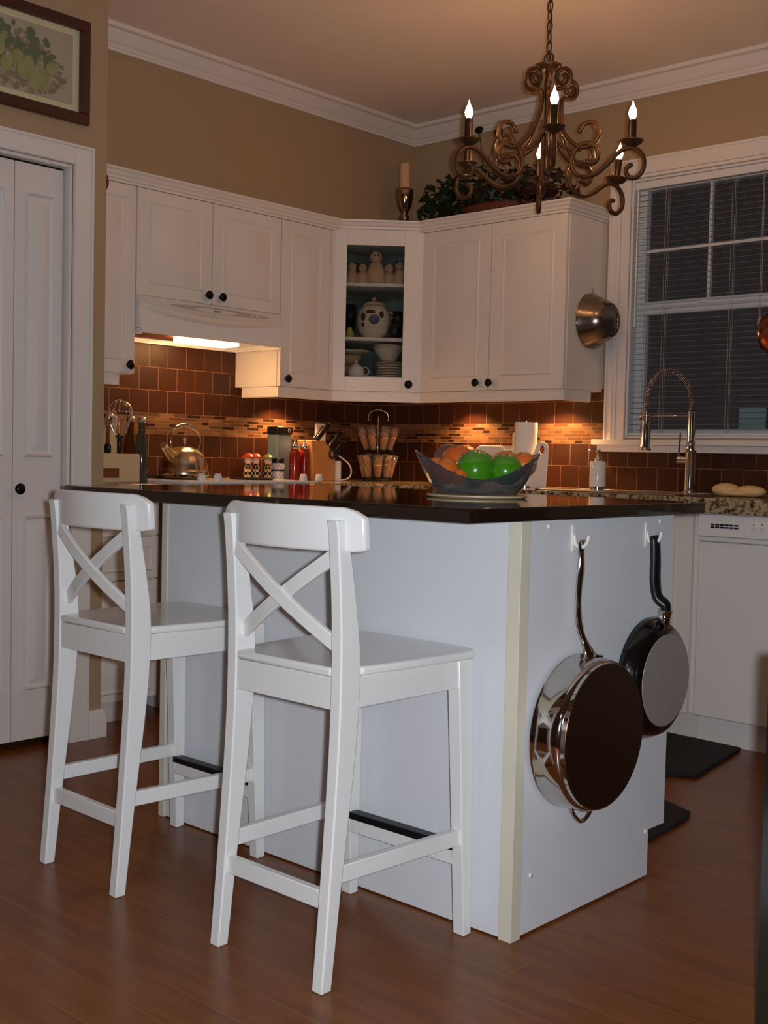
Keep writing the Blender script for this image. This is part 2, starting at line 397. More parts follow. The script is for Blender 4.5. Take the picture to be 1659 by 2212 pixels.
# ------------------------------------------------------------------ pantry door
def raised(b, x0, z0, x1, z1, h0=0, d=.05, r=.006):
    w = min(x1-x0, z1-z0); d = min(d, w*.36)
    b.loops([(x0,z0,x1,z1,h0), (x0+.006,z0+.006,x1-.006,z1-.006,h0+r), (x0+.013,z0+.013,x1-.013,z1-.013,h0+.0015),
             (x0+.018,z0+.018,x1-.018,z1-.018,h0+.0015), (x0+d,z0+d,x1-d,z1-d,h0+r*1.1)])
b = MB()
cz = 2.043
for (y0, y1, z0, z1) in ((DY1,-2.473,0,cz), (-3.33,DY0,0,cz), (DY0,DY1,DZ,cz)):
    b.box((XP,y0,z0), (XP+.016,y1,z1))
b.box((XP+.0161,-2.483,0), (XP+.022,-2.473,cz)); b.box((XP+.0161,-3.33,cz-.01), (XP+.022,-2.4831,cz))
b.box((XP-.12,DY1-.012,0), (XP-.001,DY1-.0005,DZ)); b.box((XP-.12,DY0+.0005,0), (XP-.001,DY0+.012,DZ)); b.box((XP-.12,DY0+.0121,DZ-.012), (XP-.001,DY1-.0121,DZ))
struct(b.build('trim_4', M['trim'], bevel=.002))
droot = thing('bifold_door', 'white moulded closet bifold door with black knob', 'door'); 
DXF = XP-.03
droot.location = (DXF, -2.9, 0); ORG[droot] = Vector((DXF,-2.9,0))
edges = [-3.245, -3.086, -2.915, -2.744, -2.562]
for i in range(4):
    ya, yb = edges[i]+.0015, edges[i+1]-.0015
    b = MB(); b.M = frame((DXF,ya,.028), *LR); w = yb-ya; h = 1.93
    b.box((0,-.03,0), (w,0,h)); e = .034
    raised(b, e, 1.83-.872, w-e, 1.835, 0, .045, .014); raised(b, e, .17, w-e, .79-.028, 0, .045, .014)
    lf = b.build('door_leaf', M['door'], droot, bevel=.002)
    if i in (1, 3):
        kb = MB(); kb.lathe([(0,.0),(.006,0),(.006,.014),(.016,.018),(.019,.026),(.015,.032),(0,.034)], (DXF, -2.73 if i == 3 else -3.09, .88), (1,0,0), 20)
        kb.build('knob', M['knob'], lf, smooth=True)
b = MB(); b.box((XP-.115,DY0+.012,DZ-.03), (XP-.04,DY1-.012,DZ-.012)); b.build('track', M['knob'], droot)
b = MB(); b.box((XP-.119,DY0+.012,.0), (XP-.118,DY1-.012,DZ-.03)); b.build('light_block_board', M['blocker_dark'], droot)  # unseen dark sheet, added to block light behind the door leaves
# ------------------------------------------------------------------ framed picture
t = thing('framed_picture', 'botanical fruit print in dark mahogany frame above the closet door', 'picture', (XP,-2.85,2.12))
fy0, fy1, fz0, fz1 = -3.22, -2.494, 2.115, 2.46
fw_ = .036
b = MB()
for (a, c) in (((fy0,fz0),(fy1,fz0+fw_)), ((fy0,fz1-fw_),(fy1,fz1)), ((fy0,fz0+fw_),(fy0+fw_,fz1-fw_)), ((fy1-fw_,fz0+fw_),(fy1,fz1-fw_))):
    b.box((XP,a[0],a[1]), (XP+.022,c[0],c[1]))
b.build('frame', M['frame'], t, bevel=.003)
b = MB(); b.box((XP,fy0+.02,fz0+.02), (XP+.006,fy1-.02,fz1-.02)); b.build('mat_board', M['mat_board'], t)
b = MB(); b.box((XP+.006,fy0+fw_+.025,fz0+fw_+.022), (XP+.0075,fy1-fw_-.025,fz1-fw_-.022)); pp = b.build('print', M['print_bg'], t)
rr = random.Random(3)
b = MB()
cols = [mat('ink_pear', (146,144,98), .6, noise=.3, nscale=30), mat('ink_leaf', (98,108,80), .6, noise=.3, nscale=30), mat('ink_grape', (136,118,98), .6, noise=.3, nscale=30)]
def disc(b, y, z, r, h, mi, sy=1, sz=1):
    n = 14; vs = [b.v((XP+h, y+r*sy*math.cos(2*PI*k/n), z+r*sz*math.sin(2*PI*k/n))) for k in range(n)]; b.f(vs, mi)
hh = .0077
for k in range(420):
    a = rr.uniform(0, 2*PI); d = math.sqrt(rr.random()); y = -2.77+d*.185*math.cos(a); z = 2.275+d*.095*math.sin(a)-abs(y+2.77)*.10
    hh += .0000045; disc(b, y, z, rr.uniform(.005,.010), hh, 2 if k % 3 else 0)
for k in range(60):
    y = rr.uniform(-2.93,-2.63); z = 2.325+rr.uniform(-.045,.065)-abs(y+2.77)*.25; hh += .00001; disc(b, y, z, rr.uniform(.010,.02), hh, 1, rr.uniform(.6,1.2), rr.uniform(.6,1.2))
for y, z, r in ((-2.86,2.28,.03),(-2.90,2.25,.026),(-2.83,2.30,.03),(-2.70,2.225,.03),(-2.74,2.24,.028),(-2.72,2.27,.022),(-2.68,2.245,.03),(-2.66,2.225,.024),(-2.76,2.28,.022),(-2.64,2.27,.02),(-2.80,2.25,.024)):
    hh += .00003; disc(b, y, z, r, hh, 0, .85, 1.1)
b.build('fruit_cluster', cols, pp)

# ------------------------------------------------------------------ wall cabinets
def cab_door(parent, F, x0, z0, x1, z1, knob=None, m=.05, name='door', hand='knob'):
    b = MB(); b.M = F; b.box((x0+.0012,0.001,z0+.0012), (x1-.0012,.02,z1-.0012))
    raised(b, x0+m, z0+m, x1-m, z1-m, .02, .034, .0065)
    d = b.build(name, M['cab'], parent, bevel=.0015)
    if knob:
        kb = MB(); kb.M = F
        kb.lathe([(0,0),(.007,0),(.007,.012),(.0155,.016),(.0185,.023),(.0145,.029),(0,.031)], (knob[0],.02,knob[1]), (0,1,0), 20)
        kb.build(hand, M['knob'], d, smooth=True)
    return d
def carcass(parent, F, w, d, z0, z1, name='body'):
    b = MB(); b.M = F; b.box((0,-d,z0), (w,0,z1)); return b.build(name, M['cab'], parent, bevel=.001)
dc = .289
def FL(v1): return frame((XF-.02, Y0-v1, 0), *LR)      # left run, origin at far-left end (v1 larger = left)
# tall left cabinet
t = thing('wall_cabinet', 'single white wall cabinet left of the range hood beside the pantry wall', 'cabinet', (X0+.15,Y0-1.9,ZB))
F = FL(2.1245); w = 2.1245-1.7115; carcass(t, F, w, dc-.0005, ZB, ZT); cab_door(t, F, 0.1, ZB+.002, w-.002, ZT, (w-.035,1.355))
b = MB(); b.M = F; b.box((0,.001,ZB), (.1,.02,ZT)); b.build('filler_strip', M['cab'], t)
b = MB(); b.M = F; b.box((0,-.02,1.275), (w-.06,-.002,ZB)); b.build('light_rail', M['cab'], t)
# hood cabinet
t = thing('wall_cabinet', 'short white two-door wall cabinet above the range hood', 'cabinet', (X0+.15,Y0-1.32,1.637))
F = FL(1.711); w = .774; carcass(t, F, w, dc, 1.637, ZT)
cab_door(t, F, 0.002, 1.637, .384, ZT, (.355,1.674)); cab_door(t, F, .386, 1.637, w-.002, ZT, (.428,1.673))
# narrow
t = thing('wall_cabinet', 'narrow white wall cabinet between range hood and glass corner cabinet', 'cabinet', (X0+.15,Y0-.76,ZB))
F = FL(.9365); w = .9365-.5915; carcass(t, F, w, dc, ZB, ZT); cab_door(t, F, 0.002, ZB, w-.036, ZT, (.037,1.355), m=.06)
b = MB(); b.M = F; b.box((w-.034,.001,ZB), (w-.002,.02,ZT)); b.build('filler_strip', M['cab'], t)
# corner cabinet
A = Vector((XF-.02, Y0-.591)); B = Vector((X0+.591, YF+.02))
t = thing('corner_cabinet', 'white diagonal corner wall cabinet with a glass door full of crockery', 'cabinet', (X0+.3,Y0-.3,ZB))
pent = [(X0+.0085,Y0-.0085), (X0+.0085,Y0-.5905), (A.x,A.y), (B.x,B.y), (X0+.5905,Y0-.0085)]
b = MB(); b.prism(pent, ZB, 1.392); b.prism(pent, ZT-.018, ZT)
b.box((X0+.0085,Y0-.5905,ZB), (A.x,Y0-.574,ZT)); b.box((X0+.574,B.y,ZB), (X0+.5905,Y0-.0085,ZT))
bd = b.build('body', M['cab'], t)
b = MB(); b.box((X0+.0085,Y0-.574,ZB+.018), (X0+.016,Y0-.016,ZT-.018)); b.box((X0+.0085,Y0-.016,ZB+.018), (X0+.574,Y0-.0085,ZT-.018))
b.box((X0+.017,Y0-.573,ZB+.018), (A.x,Y0-.570,ZT-.018)); b.box((X0+.570,B.y,ZB+.018), (X0+.573,Y0-.017,ZT-.018))
b.build('back_panel', M['inside'], t)
ins = [(X0+.02,Y0-.02), (X0+.02,Y0-.565), (A.x+.004,A.y+.022), (B.x-.022,B.y-.004), (X0+.565,Y0-.02)]
for z in (1.575, 1.829):
    b = MB(); b.prism(ins, z-.016, z); b.build('shelf', M['cab'], t)
Fd = frame((A.x, A.y, 0), *DG); L = (B-A).length
b = MB(); b.M = Fd
s0, s1, g0, g1 = .063, .332, 1.386, 1.999
b.box((.003,.001,ZB), (s0,.021,ZT)); b.box((s1,.001,ZB), (L-.003,.021,ZT)); b.box((s0,.001,ZB), (s1,.021,g0)); b.box((s0,.001,g1), (s1,.021,ZT))
dd = b.build('door', M['cab'], t, bevel=.0015)
b = MB(); b.M = Fd; b.box((s0-.003,.008,g0-.003), (s1+.003,.012,g1+.003)); b.build('glass_pane', M['pane'], dd)
b = MB(); b.M = Fd; b.lathe([(0,0),(.007,0),(.007,.012),(.0155,.016),(.0195,.023),(.0145,.029),(0,.031)], (.362,.021,1.355), (0,1,0), 20)
b.build('knob', M['knob'], dd, smooth=True)
# right double
t = thing('wall_cabinet', 'white two-door wall cabinet between the glass corner cabinet and the window', 'cabinet', (X0+1,Y0-.15,ZB))
F = frame((X0+.5915,YF+.02,0), *BR); w = 1.4025-.5915; carcass(t, F, w, dc, ZB, ZT)
cab_door(t, F, .012, ZB, .408, ZT, (.352,1.356), m=.062); cab_door(t, F, .411, ZB, w-.002, ZT, (.427,1.354), m=.062)
# right of window
t = thing('wall_cabinet', 'white wall cabinet right of the window, only its crown corner showing', 'cabinet', (X0+2.6,Y0-.15,ZB))
XR = X0+2.335
F = frame((XR,YF+.02,0), *BR); carcass(t, F, .6, dc, ZB, ZT); cab_door(t, F, .002, ZB, .598, ZT, (.04,1.356))
# cabinet crown and rails
KP = [(-.03,2.0625),(.002,2.0625),(.002,2.072),(.012,2.075),(.014,2.083),(.024,2.090),(.028,2.098),(.038,2.104),(.040,2.1115),(-.03,2.1115)]
path = [(XF,YP+.002),(XF,A.y+.02*.4),(B.x-.02*.4,YF),(X0+1.4025,YF),(X0+1.4025,Y0-.001)]
b = MB(); b.sweep(path, KP, side=-1); struct(b.build('trim_5', M['cab']))
b = MB(); b.sweep([(XR,Y0-.001),(XR,YF),(XR+.6,YF)], [(-.03 if o_ < 0 else o_*2.4, z_) for o_, z_ in KP], side=1); struct(b.build('trim_6', M['cab']))
RP = [(-.018,1.272),(-.002,1.272),(0,1.276),(0,1.3195),(-.018,1.3195)]
b = MB(); b.sweep([(X0+.05,Y0-.933),(XF-.01,Y0-.933),(XF-.01,A.y+.0),(B.x,YF+.01),(X0+1.400,YF+.01),(X0+1.400,Y0-.09)], RP, side=-1); struct(b.build('trim_7', M['cab']))
# cabinet-top boards so that things on top stand on something
b = MB(); b.box((X0+.26,YP+.002,2.0625), (XF-.028,Y0-.60,2.09)); b.prism([(X0+.26,Y0-.009),(X0+.26,Y0-.60),(XF-.03,A.y-.01),(XF+.0,A.y+.02),(B.x-.03,YF+.03),(X0+1.36,YF+.03),(X0+1.36,Y0-.009)], 2.0625, 2.09)
struct(b.build('trim_8', M['cab']))

# ------------------------------------------------------------------ range hood
t = thing('range_hood', 'white under-cabinet range hood with its light strip on', 'range hood', (X0+.2,Y0-1.32,1.49))
hy0, hy1 = Y0-1.709, Y0-.939
def hood_section(y, bul):
    k = bul/.03; lip = 1.606-.034*k
    return [(X0+.01,1.636),(X0+.315,1.636),(X0+.338+bul*.75,lip+.006),(X0+.341+bul,lip),(X0+.340+bul*.9,lip-.006),(X0+.330,lip-.022),(X0+.338,1.54),(X0+.349,1.508),(X0+.349,1.492),(X0+.343,1.486),(X0+.335,1.486),(X0+.335,1.505),(X0+.01,1.50)]
b = MB(); rings = []
NN = 24
for i in range(NN+1):
    u = i/NN; y = hy0+(hy1-hy0)*u; bul = .03*math.sin(PI*u)**.8 if 0 < u < 1 else 0
    rings.append([b.v((x, y, z)) for x, z in hood_section(y, bul)])
for A1, B1 in zip(rings, rings[1:]):
    for k in range(len(A1)): b.f([A1[k], A1[(k+1) % len(A1)], B1[(k+1) % len(A1)], B1[k]])
b.f(rings[0]); b.f(rings[-1][::-1])
b.box((X0+.01,hy0,1.480), (X0+.335,hy0+.012,1.506)); b.box((X0+.01,hy1-.012,1.480), (X0+.335,hy1,1.506)); b.box((X0+.01,hy0,1.480), (X0+.03,hy1,1.506))
b.build('body', M['white_app'], t, auto=True)
b = MB()   # oval control panel
def oval(b, cy, cz_, ry, rz, x, dx, n=40):
    vs = []
    for k in range(n):
        a = 2*PI*k/n; z = cz_+rz*math.sin(a); y = cy+ry*math.cos(a)
        vs.append((x(y, z), y, z))
    A1 = [b.v((p[0]-.004, p[1], p[2])) for p in vs]; B1 = [b.v((p[0]+dx, p[1], p[2])) for p in vs]
    b.f(B1); 
    for k in range(n): b.f([A1[k], A1[(k+1) % n], B1[(k+1) % n], B1[k]])
def hx(y, z):
    u = (y-hy0)/(hy1-hy0); bul = .03*math.sin(PI*min(max(u,0),1))**.8; lip = 1.606-.034*bul/.03+.006
    return X0+.315+(1.636-z)/(1.636-lip)*(.023+bul*.75)
hc = (hy0+hy1)/2
oval(b, hc+.03, 1.611, .27, .013, hx, .0012)
M['hoodpanel'] = mat('hood_control_strip', (196,184,182), .4); b.build('control_strip', M['hoodpanel'], t)
b = MB(); oval(b, hc, 1.608, .11, .010, hx, .0022); b.build('badge_oval', M['white_app'], t)
def text(s, size, F, mt, parent=None, name='lettering', extrude=.0003, align='CENTER'):
    c = bpy.data.curves.new(name, 'FONT'); c.body = s; c.size = size; c.extrude = extrude; c.align_x = align; c.align_y = 'CENTER'
    tmp = bpy.data.objects.new(name, c); COL.objects.link(tmp)
    dg = bpy.context.evaluated_depsgraph_get(); me = bpy.data.meshes.new_from_object(tmp.evaluated_get(dg))
    bpy.data.objects.remove(tmp)
    R = F @ Matrix(((1,0,0,0),(0,0,1,0),(0,1,0,0),(0,0,0,1))); me.transform(R)
    if parent: me.transform(Matrix.Translation(-ORG[parent]))
    me.materials.clear(); me.materials.append(mt)
    o = bpy.data.objects.new(name, me); COL.objects.link(o); o.parent = parent; ORG[o] = ORG.get(parent, Vector()); return o
text('KORTO', .012, frame((hx(hc,1.606)+.0045,hc+.005,1.607), *LR), M['brownc'], t)
b = MB()
for k in range(2): b.box((hx(hc+.2,1.612)-.002, hc+.19+k*.03, 1.606), (hx(hc+.2,1.612)+.004, hc+.202+k*.03, 1.615))
b.build('switch', M['white_app'], t)
b = MB(); b.box((X0+.06,hc-.30,1.4965), (X0+.31,hc-.02,1.5005)); b.build('filter', M['brownwood'], t)
b = MB(); b.box((X0+.215,hc-.13,1.472), (X0+.325,hc+.14,1.5005)); b.build('light_lens', M['hoodlight'], t, bevel=.005)
# under-cabinet puck lights
for (px, py, lab) in ((X0+.13,Y0-.70,'round puck light under the narrow wall cabinet, glowing on the tiles'),
                      (X0+.70,Y0-.12,'round puck light under the double cabinet, nearest the corner'),
                      (X0+1.22,Y0-.12,'round puck light under the double cabinet, nearest the window')):
    t = thing('puck_light', lab, 'light', (px,py,ZB-.015), 'puck lights under the wall cabinets')
    b = MB(); b.lathe([(0,0),(.034,0),(.036,-.004),(.034,-.014),(.028,-.014),(.027,-.010),(0,-.010)], (px,py,ZB), (0,0,1), 24); b.build('housing', M['white_app'], t, auto=True)
    b = MB(); b.lathe([(0,-.0105),(.026,-.0105),(.02,-.0135),(0,-.0145)], (px,py,ZB), (0,0,1), 24); b.build('lens', M['puck'], t)
    l = bpy.data.lights.new('puck_glow', 'SPOT'); l.energy = 19; l.color = (1,.52,.20); l.spot_size = math.radians(125); l.spot_blend = .5; l.shadow_soft_size = .02
    lo = bpy.data.objects.new('puck_glow', l); lo.location = (px,py,ZB-.02); COL.objects.link(lo)

# ------------------------------------------------------------------ base cabinets, worktops, range
XB, YB = X0+.61, Y0-.60
t = thing('base_cabinet', 'white drawer base cabinet between pantry wall and range', 'cabinet', (X0+.3,-2.24,0))
F = frame((XB-.02,YP+.003,0), *LR); w = .318
b = MB(); b.M = F; b.box((0,-.57,.1), (w,0,.835)); b.build('body', M['cab'], t)
b = MB(); b.M = F; b.box((0,-.57,0), (w,-.05,.1)); b.build('toe_kick', M['cab'], t)
for z0, z1 in ((.70,.833), (.537,.697), (.325,.534), (.088,.322)):
    cab_door(t, F, .002, z0, w-.002, z1, (w*.5+.03,(z0+z1)/2), m=.03, name='drawer')
t = thing('base_cabinet', 'white base cabinet run in the corner behind the kitchen island', 'cabinet', (X0+.3,-.8,0))
b = MB(); b.prism([(X0+.001,Y0-.001),(X0+.001,-1.296),(XB-.02,-1.296),(XB-.02,YB+.02),(X0+1.20,YB+.02),(X0+1.20,Y0-.001)], .1, .835)
b.prism([(X0+.001,Y0-.001),(X0+.001,-1.296),(XB-.07,-1.296),(XB-.07,YB+.07),(X0+1.20,YB+.07),(X0+1.20,Y0-.001)], 0, .1); b.build('body', M['cab'], t)
F = frame((XB-.02,-1.294,0), *LR); cab_door(t, F, .002, .1, .39, .833, (.35,.76))
F = frame((X0+.62,YB+.02,0), *BR); cab_door(t, F, .002, .1, .575, .833, (.05,.76))
t = thing('base_cabinet', 'white sink base cabinet beside the dishwasher', 'cabinet', (X0+1.7,Y0-.3,0))
F = frame((X0+1.203,YB+.02,0), *BR); w = .994
b = MB(); b.M = F; b.box((0,-.579,.1), (w,0,.835)); b.build('body', M['cab'], t)
b = MB(); b.M = F; b.box((0,-.579,0), (w,-.05,.1)); b.build('toe_kick', M['cab'], t)
cab_door(t, F, .002, .1, w/2-.001, .833, (w/2-.04,.76), m=.06); cab_door(t, F, w/2+.001, .1, w-.018, .833, (w/2+.04,.76), m=.06)
# dishwasher
t = thing('dishwasher', 'white built-in dishwasher with button panel at the right', 'dishwasher', (X0+2.5,Y0-.3,0))
F = frame((X0+2.2,YB,0), *BR)
b = MB(); b.M = F; b.box((.003,-.58,.1), (.597,-.02,.835)); b.build('body', M['white_app'], t)
b = MB(); b.M = F; b.box((.003,-.019,.1), (.597,.0,.735)); b.build('door', M['white_app'], t, bevel=.004)
b = MB(); b.M = F; b.hexa([(.003,-.019,.755),(.597,-.019,.755),(.597,.016,.755),(.003,.016,.755),(.003,-.019,.834),(.597,-.019,.834),(.597,.012,.834),(.003,.012,.834)])
b.box((.003,-.019,.737), (.597,.006,.754)); cp = b.build('control_panel', M['white_app'], t, bevel=.003)
b = MB(); b.M = F
for i in range(6):
    for z in (.795,.786): b.box((.055+i*.018,.0145,z), (.070+i*.018,.0165,z+.006))
b.build('vent', M['black'], cp)
b = MB(); b.M = F; b.box((.19,.0135,.775), (.58,.0158,.815)); b.build('button_strip', M['plastic_w'], cp)
for i in range(7):
    b = MB(); b.M = F; b.box((.21+i*.03,.0155,.782), (.226+i*.03,.0185,.798)); b.build('button', M['vinyl'], cp, bevel=.001)
for i in range(7):
    b = MB(); b.M = F; b.box((.216+i*.03,.0155,.804), (.220+i*.03,.0165,.808)); b.build('indicator_dot', M['black'], cp)
b = MB(); b.M = F; b.box((.003,-.58,0), (.597,-.04,.098)); b.build('toe_panel', M['white_app'], t)
b = MB(); b.M = F; b.box((.62,-.58,0), (1.4,0,.835))
o = recenter(b.build('base_cabinet', M['cab'])); tag(o, 'plain white base cabinet at the far right past the dishwasher', 'cabinet')
# worktops
b = MB(); b.box((X0+.001,YP+.001,.837), (XB+.02,-1.990,ZK))
o = recenter(b.build('countertop', M['granite'], bevel=.006)); tag(o, 'short speckled granite worktop between pantry wall and range', 'countertop')
b = MB(); b.prism([(X0+.001,Y0-.001),(X0+.001,-1.292),(XB+.02,-1.292),(XB+.02,YB-.03),(X0+3.6,YB-.03),(X0+3.6,Y0-.001)], .837, ZK)
o = recenter(b.build('countertop', M['granite'], bevel=.006)); tag(o, 'long L-shaped speckled granite worktop running under the window', 'countertop')
# sink
t = thing('sink', 'steel kitchen sink rim set in the granite under the window', 'sink', (X0+1.78,Y0-.36,ZK))
b = MB()
sx0, sx1, sy0, sy1 = X0+1.42, X0+2.08, Y0-.52, Y0-.19
for (a, c) in (((sx0,sy0),(sx1,sy0+.02)), ((sx0,sy1-.02),(sx1,sy1)), ((sx0,sy0),(sx0+.02,sy1)), ((sx1-.02,sy0),(sx1,sy1))): b.box((*a,ZK), (*c,ZK+.004))
b.build('rim', M['brush'], t, bevel=.001)
b = MB(); b.box((sx0+.02,sy0+.02,ZK), (sx1-.02,sy1-.02,ZK+.001)); b.build('basin', M['brush'], t)
# range
t = thing('kitchen_range', 'white electric range behind the island under the hood', 'stove', (X0+.33,-1.68,0))
b = MB(); b.box((X0+.02,-1.984,0.0), (XB+.0,-1.31,.895)); b.build('body', M['white_app'], t, bevel=.004)
b = MB(); b.box((X0+.02,-1.988,.895), (XB+.035,-1.296,.905)); b.build('cooktop', M['white_app'], t, bevel=.003)
b = MB(); b.box((XB+.001,-1.975,.2), (XB+.03,-1.33,.80)); b.build('oven_door', M['white_app'], t, bevel=.005)
for bx, by, r in ((X0+.18,-1.86,.09),(X0+.18,-1.5,.075),(X0+.45,-1.86,.075),(X0+.45,-1.5,.09)):
    b = MB()
    for k in range(4): b.tube([(bx+(r-k*.018)*math.cos(a*PI/12), by+(r-k*.018)*math.sin(a*PI/12), .909) for a in range(24)], .004, 6, closed=True)
    b.build('burner', M['black'], t)
for ky in (-1.903,-1.822,-1.359,-1.269):
    b = MB(); b.M = Matrix.Translation((XB+.012,ky,.905)); b.lathe([(0,0),(.017,0),(.0175,.004),(.016,.018),(.0125,.022),(0,.022)], n=20); b.box((-.015,-.003,.018), (.015,.003,.029))
    b.build('knob', M['plastic_w'], t, auto=True)
# ------------------------------------------------------------------ window
cas = [(WU0-.095,0)]
b = MB()
yc = Y0-.0
def casing(b, x0, x1, z0, z1): b.box((x0,Y0-.016,z0), (x1,Y0,z1))
casing(b, X0+1.425, X0+1.478, 1.1125, 2.2495); casing(b, WU1+.0005, WU1+.095, 1.1125, 2.2495); casing(b, X0+1.425, WU1+.095, 2.25, 2.314)
b.box((X0+1.4785,Y0-.010,1.1125), (WU0,Y0-.0002,2.2345))
b.box((X0+1.4785,Y0-.012,2.235), (WU1,Y0-.0002,2.2495)); b.box((X0+1.424,Y0-.022,1.1125), (X0+1.434,Y0-.0162,2.3055)); b.box((X0+1.424,Y0-.022,2.306), (WU1+.1,Y0-.0162,2.318))
b.box((X0+1.455,Y0-.020,1.1125), (X0+1.463,Y0-.0162,2.27))
b.box((X0+1.385,Y0-.055,1.0885), (WU1+.13,Y0-.0005,1.112)); b.box((X0+1.40,Y0-.03,1.0585), (WU1+.115,Y0-.0082,1.088))
struct(b.build('trim_9', M['trim'], bevel=.003))
t = bpy.data.objects.new('window_1', None); COL.objects.link(t); t.location = (WU0,Y0,WZ0); ORG[t] = Vector(t.location); t['kind'] = 'structure'
b = MB(); yw0, yw1 = Y0+.055, Y0+.1
b.box((WU0+.0003,Y0+.0,WZ0), (WU0+.012,yw0-.0003,WZ1)); b.box((WU1-.012,Y0,WZ0), (WU1-.0003,yw0-.0003,WZ1)); b.box((WU0+.0123,Y0,WZ1-.012), (WU1-.0123,yw0-.0003,WZ1-.0003)); b.box((WU0+.0123,Y0,WZ0+.0003), (WU1-.0123,yw0-.0003,WZ0+.01))
for (x0, x1, z0, z1) in ((WU0,WU0+.045,WZ0,WZ1),(WU1-.045,WU1,WZ0,WZ1),(WU0+.0455,WU1-.0455,WZ0,WZ0+.04),(WU0+.0455,WU1-.0455,WZ1-.045,WZ1),(WU0+.0455,WU1-.0455,1.655,1.712)):
    b.box((x0,yw0,z0), (x1,yw1,z1))
b.box((WU0+.0455,yw0+.006,1.1605), (WU0+.052,yw1,1.6545)); b.box((WU0+.30,yw0-.008,1.69), (WU0+.35,yw0,1.70))
b.build('window_frame', M['vinyl'], t, bevel=.002)
b = MB(); xm = (WU0+WU1)/2
b.box((xm-.006,yw0+.012,1.7125), (xm+.006,yw0+.03,1.9245)); b.box((xm-.006,yw0+.012,1.9375), (xm+.006,yw0+.03,WZ1-.0455)); b.box((WU0+.0455,yw0+.012,1.925), (WU1-.0455,yw0+.03,1.937)); b.build('muntin', M['vinyl'], t)
b = MB(); b.box((WU0+.046,yw0+.032,1.161), (WU1-.046,yw0+.035,WZ1-.046)); b.build('pane', M['pane'], t)
# blind
t = thing('venetian_blind', 'white slatted venetian blind lowered over the dark window', 'blind', ((WU0+WU1)/2,Y0+.02,1.13))
bx0, bx1 = WU0+.012, WU1-.012; yb = Y0+.022
b = MB(); b.box((bx0,yb-.014,2.19), (bx1,yb+.014,2.222)); b.build('headrail', M['vinyl'], t, bevel=.002)
b = MB(); z = 1.155; tl_ = math.radians(8)
while z < 2.185:
    c, s_ = .0115*math.cos(tl_), .0115*math.sin(tl_)
    b.hexa([(bx0,yb-c,z-s_-.0006),(bx1,yb-c,z-s_-.0006),(bx1,yb+c,z+s_-.0006),(bx0,yb+c,z+s_-.0006),(bx0,yb-c,z-s_+.0006),(bx1,yb-c,z-s_+.0006),(bx1,yb+c,z+s_+.0006),(bx0,yb+c,z+s_+.0006)]); z += .0235
b.build('slats', M['slat'], t)
b = MB(); b.box((bx0,yb-.012,1.132), (bx1,yb+.012,1.142)); b.build('bottom_rail', M['vinyl'], t, bevel=.002)
for u in (1.687,1.99):
    b = MB()
    for dx, dy in ((-.006,-.0125),(.006,-.0125),(0,.0125)): b.cyl((X0+u+dx,yb+dy,1.14), (X0+u+dx,yb+dy,2.19), .0009, n=6)
    b.build('ladder_cord', M['cord'], t)
b = MB(); b.cyl((X0+1.55,yb-.018,1.60), (X0+1.55,yb-.018,2.20), .003, n=8); b.build('tilt_wand', M['plastic_w'], t)
b = MB(); b.cyl((X0+2.118,yb-.018,1.60), (X0+2.118,yb-.018,2.20), .0011, n=6); b.cyl((X0+2.126,yb-.018,1.60), (X0+2.122,yb-.018,2.20), .0011, n=6)
pc = b.build('pull_cord', M['cord'], t)
b = MB(); b.lathe([(0,.026),(.005,.026),(.010,.008),(.010,0),(0,0)], (X0+2.122,yb-.018,1.578), n=12); b.build('tassel', M['cord'], pc)
# made-up pale box standing in for a bright patch in the window
b = MB(); b.box((1.60,1.2,-.1), (1.755,1.3,1.32)); o = recenter(b.build('window_patch_box', mat('pale_box', (150,160,160), .8)))
tag(o, 'made-up pale box outside, a stand-in for the bright patch in the lower right of the window', 'shed')
b = MB(); b.box((-3,Y0+.13,-.3), (8,6,-.1)); struct(b.build('trim_10', mat('dark_lawn', (26,30,20), .9, noise=.3, nscale=5)))
o['label'] = o['label']
# ------------------------------------------------------------------ island
IX0, IX1, IY0, IY1 = 1.859, 3.071, -2.807, -2.173
t = thing('kitchen_island', 'white panelled kitchen island with cream corner moulding', 'island', ((IX0+IX1)/2,(IY0+IY1)/2,0))
b = MB(); b.box((IX0+.02,IY0+.02,.11), (IX1-.02,IY1,.884)); b.box((IX0+.02,IY0+.02,0.004), (IX1-.02,IY1-.075,.11)); b.build('body', M['cab'], t)
b = MB(); b.box((IX0+.02,IY0,.004), (IX1-.03,IY0+.018,.885)); b.build('back_panel', M['panel'], t)
b = MB(); b.M = Matrix(((0,0,1,IX1-.018),(1,0,0,0),(0,1,0,0),(0,0,0,1)))
b.prism([(IY0+.03,.006),(IY1-.075,.006),(IY1-.075,.118),(IY1,.118),(IY1,.885),(IY0+.03,.885)], 0, .018)
b.build('side_panel', M['panel'], t)
b = MB(); b.prism([(IX1-.03,IY0-.003),(IX1+.003,IY0-.003),(IX1+.003,IY0+.03),(IX1-.004,IY0+.03),(IX1-.004,IY0+.004),(IX1-.03,IY0+.004)], 0, .885); b.build('corner_moulding', M['cream'], t, bevel=.001)
b = MB(); b.box((IX0-.001,IY0-.003,0), (IX0+.024,IY0+.022,.885)); b.build('end_moulding', M['cream'], t, bevel=.001)
b = MB(); b.box((IX0,IY0+.02,.11), (IX0+.018,IY1,.884)); b.build('end_panel', M['panel'], t)
for y, z in ((-2.741,.128),(-2.71,.872),(-2.24,.872),(-2.262,.116)):
    b = MB(); b.lathe([(0,0),(.0065,0),(.005,.003),(0,.0035)], (IX1,y,z), (1,0,0), 14); b.build('screw_cap', M['plastic_w'], t, smooth=True)
b = MB(); zz = IY1+.0
